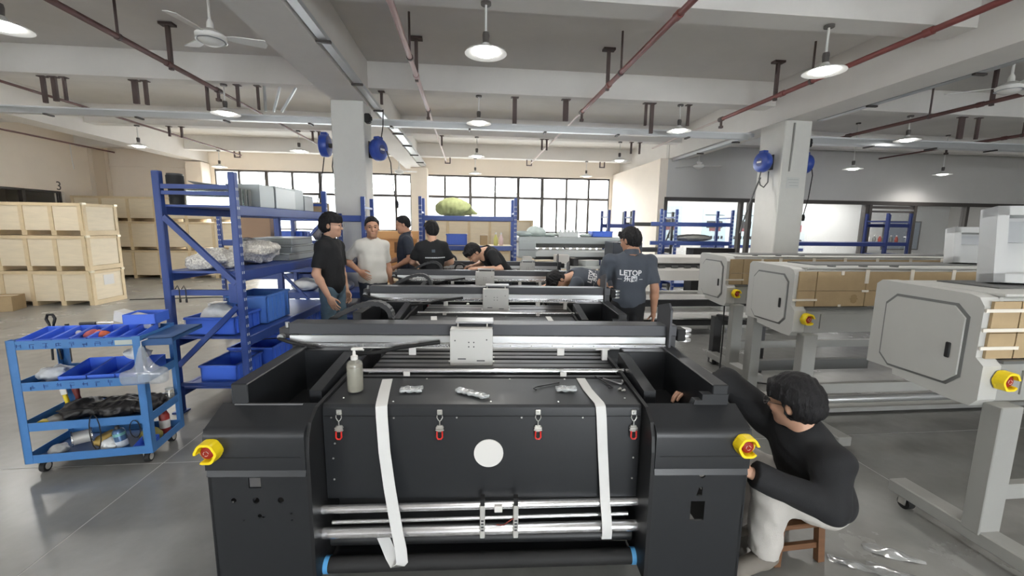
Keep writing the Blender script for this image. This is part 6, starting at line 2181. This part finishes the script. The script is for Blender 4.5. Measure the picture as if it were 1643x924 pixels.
for k in range(3):
    MB().box(-.1 + .02 * k, .1, -.0035, -.002, .05 - k * .05, .058 - k * .05).build('printed_line', mat('faded_grey_print', rgb(176, 178, 176), .8), o)

# posters in the side room
M_POST = mat('poster_blue', rgb(186, 210, 222), .5)
def poster(x, z, w, h, label, red=False):
    r = thing('poster', label, 'poster', (x, 13.585, z), 0, 'posters in the side room')
    MB().box(-w / 2, w / 2, 0, .01, 0, h).build('sheet', M_POST if not red else mat('poster_pale', rgb(206, 216, 220), .5), r)
    MB().box(-w * .4, w * .4, -.002, .0, h * .82, h * .84).build('title_line', M_DKGREY, r)
    MB().box(-w * .32, w * .34, -.003, .0, h * .5, h * .68, .0).build('machine_picture', mat('poster_red', rgb(178, 62, 72), .5) if red else M_DKGREY, r)
    MB().box(-w * .2, w * .28, -.003, .0, h * .42, h * .5).build('machine_base', mat('poster_maroon', rgb(120, 78, 82), .5), r)
    for k in range(6):
        MB().box(-w * .42 + k * w * .145, -w * .42 + k * w * .145 + w * .09, -.003, .0, h * .22, h * .30).build('thumbnail', M_DKGREY, r)
    MB().box(-w / 2, w / 2, -.002, .0, 0, h * .07).build('footer', M_BLUED, r)
poster(6.55, 1.0, 1.0, 1.35, 'poster with a dark machine picture seen left through the partition glass')
poster(8.2, 1.0, .85, 1.3, 'plain blue poster seen between the blue rack posts')
poster(9.25, 1.0, .8, 1.3, 'third poster behind the partition glass beside the white pillar')
poster(11.05, .9, .95, 1.3, 'poster with a red machine picture right of the white pillar', True)
# display shelf seen through the door, picture on the far office wall
sh_ = thing('display_shelf', 'glass display shelf with small items behind the office door', 'shelf', (13.2, 13.0, 0))
for z in (.4, .8, 1.2):
    MB().box(0, 1.6, 0, .4, z, z + .03).build('board', M_GREY2, sh_)
for x in (0, .8, 1.57):
    MB().box(x, x + .03, 0, .03, 0, 1.6).build('upright', M_GREY2, sh_)
for k in range(7):
    o = thing('display_bottle', ['first', 'second', 'third', 'fourth', 'fifth', 'sixth', 'seventh'][k] + ' small item from the left on the display shelf', 'bottle', (13.3 + k * .21, 13.15, 1.23), 0, 'items on the display shelf')
    MB().lathe([(0, 0), (.05, 0), (.05, .14), (.03, .18), (.02, .22), (0, .22)], n=12).build('body', [M_REDB, M_WHITE, M_GREYD][k % 3], o, smooth=40)
    MB().cyl((0, 0, .22), (0, 0, .25), .022, 10).build('cap', M_WHITE, o)
pc = thing('framed_photo', 'blue grey framed picture behind the glass at right', 'picture', (15.2, 13.585, 1.0))
MB().box(-.7, .7, 0, .012, 0, .95).build('picture', mat('picture_blue', rgb(150, 162, 178), .5), pc)
MB().frame(-.73, .73, -.03, .98, .04, -.012, .012).build('frame', M_GREYD, pc)
area_light('office_fill_light', (9.5, 12.45, 2.88), (0, 0, 0), 7.0, .5, 260, (1, .99, .96))  # added area light without a fixture, brightens the side room

# long grey printer at the back with a control box
E0 = thing('roll_printer', 'long grey printer under the back windows behind the bending men', 'printer', (.98, 8.35, 0), 0, 'printers at the back')
E0.scale = (.82, 1, 1)
MB().box(0, 2.55, 0, .6, 1.28, 1.42, .015).build('top_cover', M_SHEET, E0)
MB().box(0, .42, -.04, .6, 1.0, 1.34, .01).build('end_cabinet', M_SHEET, E0)
MB().box(0.0, .42, -.045, -.04, 1.155, 1.165).build('seam', M_GREYD, E0)
MB().box(.42, 2.5, .05, .5, 1.2, 1.28).build('dark_gap', M_GREYD, E0)
for k in range(12):
    MB().cyl((.5 + k * .165, .03, 1.185), (.6 + k * .165, .03, 1.185), .022, 10).build('pinch_roller', M_WHITE, E0)
MB().prism([(-.02, 1.03), (-.02, 1.12), (.03, 1.16), (.4, 1.16), (.4, 1.03)], 'x', .42, 2.5).build('front_panel', M_SHEET2, E0)
MB().box(.42, 2.5, .1, .5, .96, 1.03).build('lower_beam', M_GREYD, E0)
for x in (.3, 2.3):
    MB().box(x - .05, x + .05, .1, .5, .06, .98).build('leg', M_SHEET, E0)
    MB().box(x - .06, x + .06, -.2, .7, 0, .07).build('foot', M_SHEET, E0)
MB().box(2.5, 2.62, -.1, .55, .55, 1.34, .01).build('side_plate', M_SHEET, E0)
for k, (x, sx, h, lab) in enumerate(((.2, .2, .09, 'pale green plastic bundle on the left of the long back printer'), (.48, .2, .16, 'tallest plastic bundle on the long back printer'), (.85, .16, .06, 'flat plastic bag in the middle of the long back printer'), (1.75, .14, .05, 'thin plastic bag right of the crown-shaped tray'))):
    blob('plastic_bundle', (.98 + x * .82, 8.65, 1.422), 0, (sx, .16, h * .7), lab, 'plastic bag', mat('bundle_green', rgb(196, 208, 204), .5, noise=.1), .015, 26, 40 + k, .018, group='plastic bundles on the back printer')
cr = thing('foam_tray', 'white crown-shaped foam tray on the long back printer', 'tray', (2.02, 8.6, 1.422))
MB().box(-.2, .2, -.12, .12, 0, .09).build('base', M_SHEET2, cr)
for k in range(5):
    MB().box(-.19 + k * .085, -.15 + k * .085, -.12, -.09, .09, .14).build('prong', M_SHEET2, cr)
bin_((2.72, 8.62, 1.422), 0, .42, .3, .12, 'blue tray on the right end of the long back printer', ribs=3)
cb = thing('control_cabinet', 'dark control cabinet with a lit yellowish screen left of the standing man', 'control cabinet', (2.62, 7.5, 0))
MB().box(0, .55, 0, .5, .9, 1.36, .01).build('housing', mat('cabinet_slate', rgb(62, 68, 78), .4), cb)
MB().box(.06, .5, -.006, .002, .93, 1.12).build('screen', mat('screen_lit', rgb(150, 160, 172), .3, emit=rgb(170, 178, 186), emit_s=.35), cb)
for k in range(3):
    MB().box(.09 + k * .13, .19 + k * .13, -.008, -.004, 1.03, 1.08).build('screen_icon', mat('icon_yellow', rgb(206, 190, 86), .4, emit=rgb(206, 190, 86), emit_s=.4), cb)
MB().box(.02, .53, .05, .45, 0, .9).build('pedestal', M_SHEET, cb)
# clutter bench in front of it
bn = thing('parts_bench', 'bench with pale parts in front of the long back printer', 'bench', (.9, 7.55, 0))
MB().box(0, 1.6, 0, .5, .86, .9).build('tabletop', M_SHEET2, bn)
for x in (.04, 1.5):
    for y in (.03, .42):
        MB().box(x, x + .06, y, y + .05, 0, .86).build('leg', M_GREY2, bn)
for k, (x, w, h, m_) in enumerate(((.1, .16, .16, M_WHITE), (.35, .3, .1, M_PLY), (.72, .22, .2, M_WHITE), (1.0, .1, .14, M_DKGREY), (1.2, .32, .1, M_SHEET2))):
    carton((.9 + x + w / 2, 7.8, .9), .1 * k, w, .24, h, ['white carton at the left end', 'low plywood box', 'taller white carton', 'small dark box', 'flat grey box at the right end'][k] + ' of the bench before the back printer', m_)
# coil of black hose on the fourth printer
co = thing('hose_coil', 'coiled black hose on the printer left of the bending man', 'hose', (-.12, 5.95, 1.02), 0, rot=(R(75), 0, R(-10)))
for k in range(3):
    MB().tube([((.075 - .006 * k) * math.cos(t), (.075 - .006 * k) * math.sin(t), k * .018) for t in np.linspace(0, 2 * PI, 25)[:-1]], .011, 8, closed=True).build('coil_turn', M_RUB, co, smooth=60)
MB().box(-.1, .1, -.13, -.07, -.03, .05).build('coil_base', M_WHITE, co)
# floor cable on the left
o = MB().tube([(-7.0, 9.4, .008), (-5.5, 9.7, .008), (-4.2, 9.5, .008), (-3.2, 9.6, .008)], .01, 6).build('floor_cable', M_RUB)
tag(o, 'thin dark cable lying on the floor between crates and rack', 'cable')
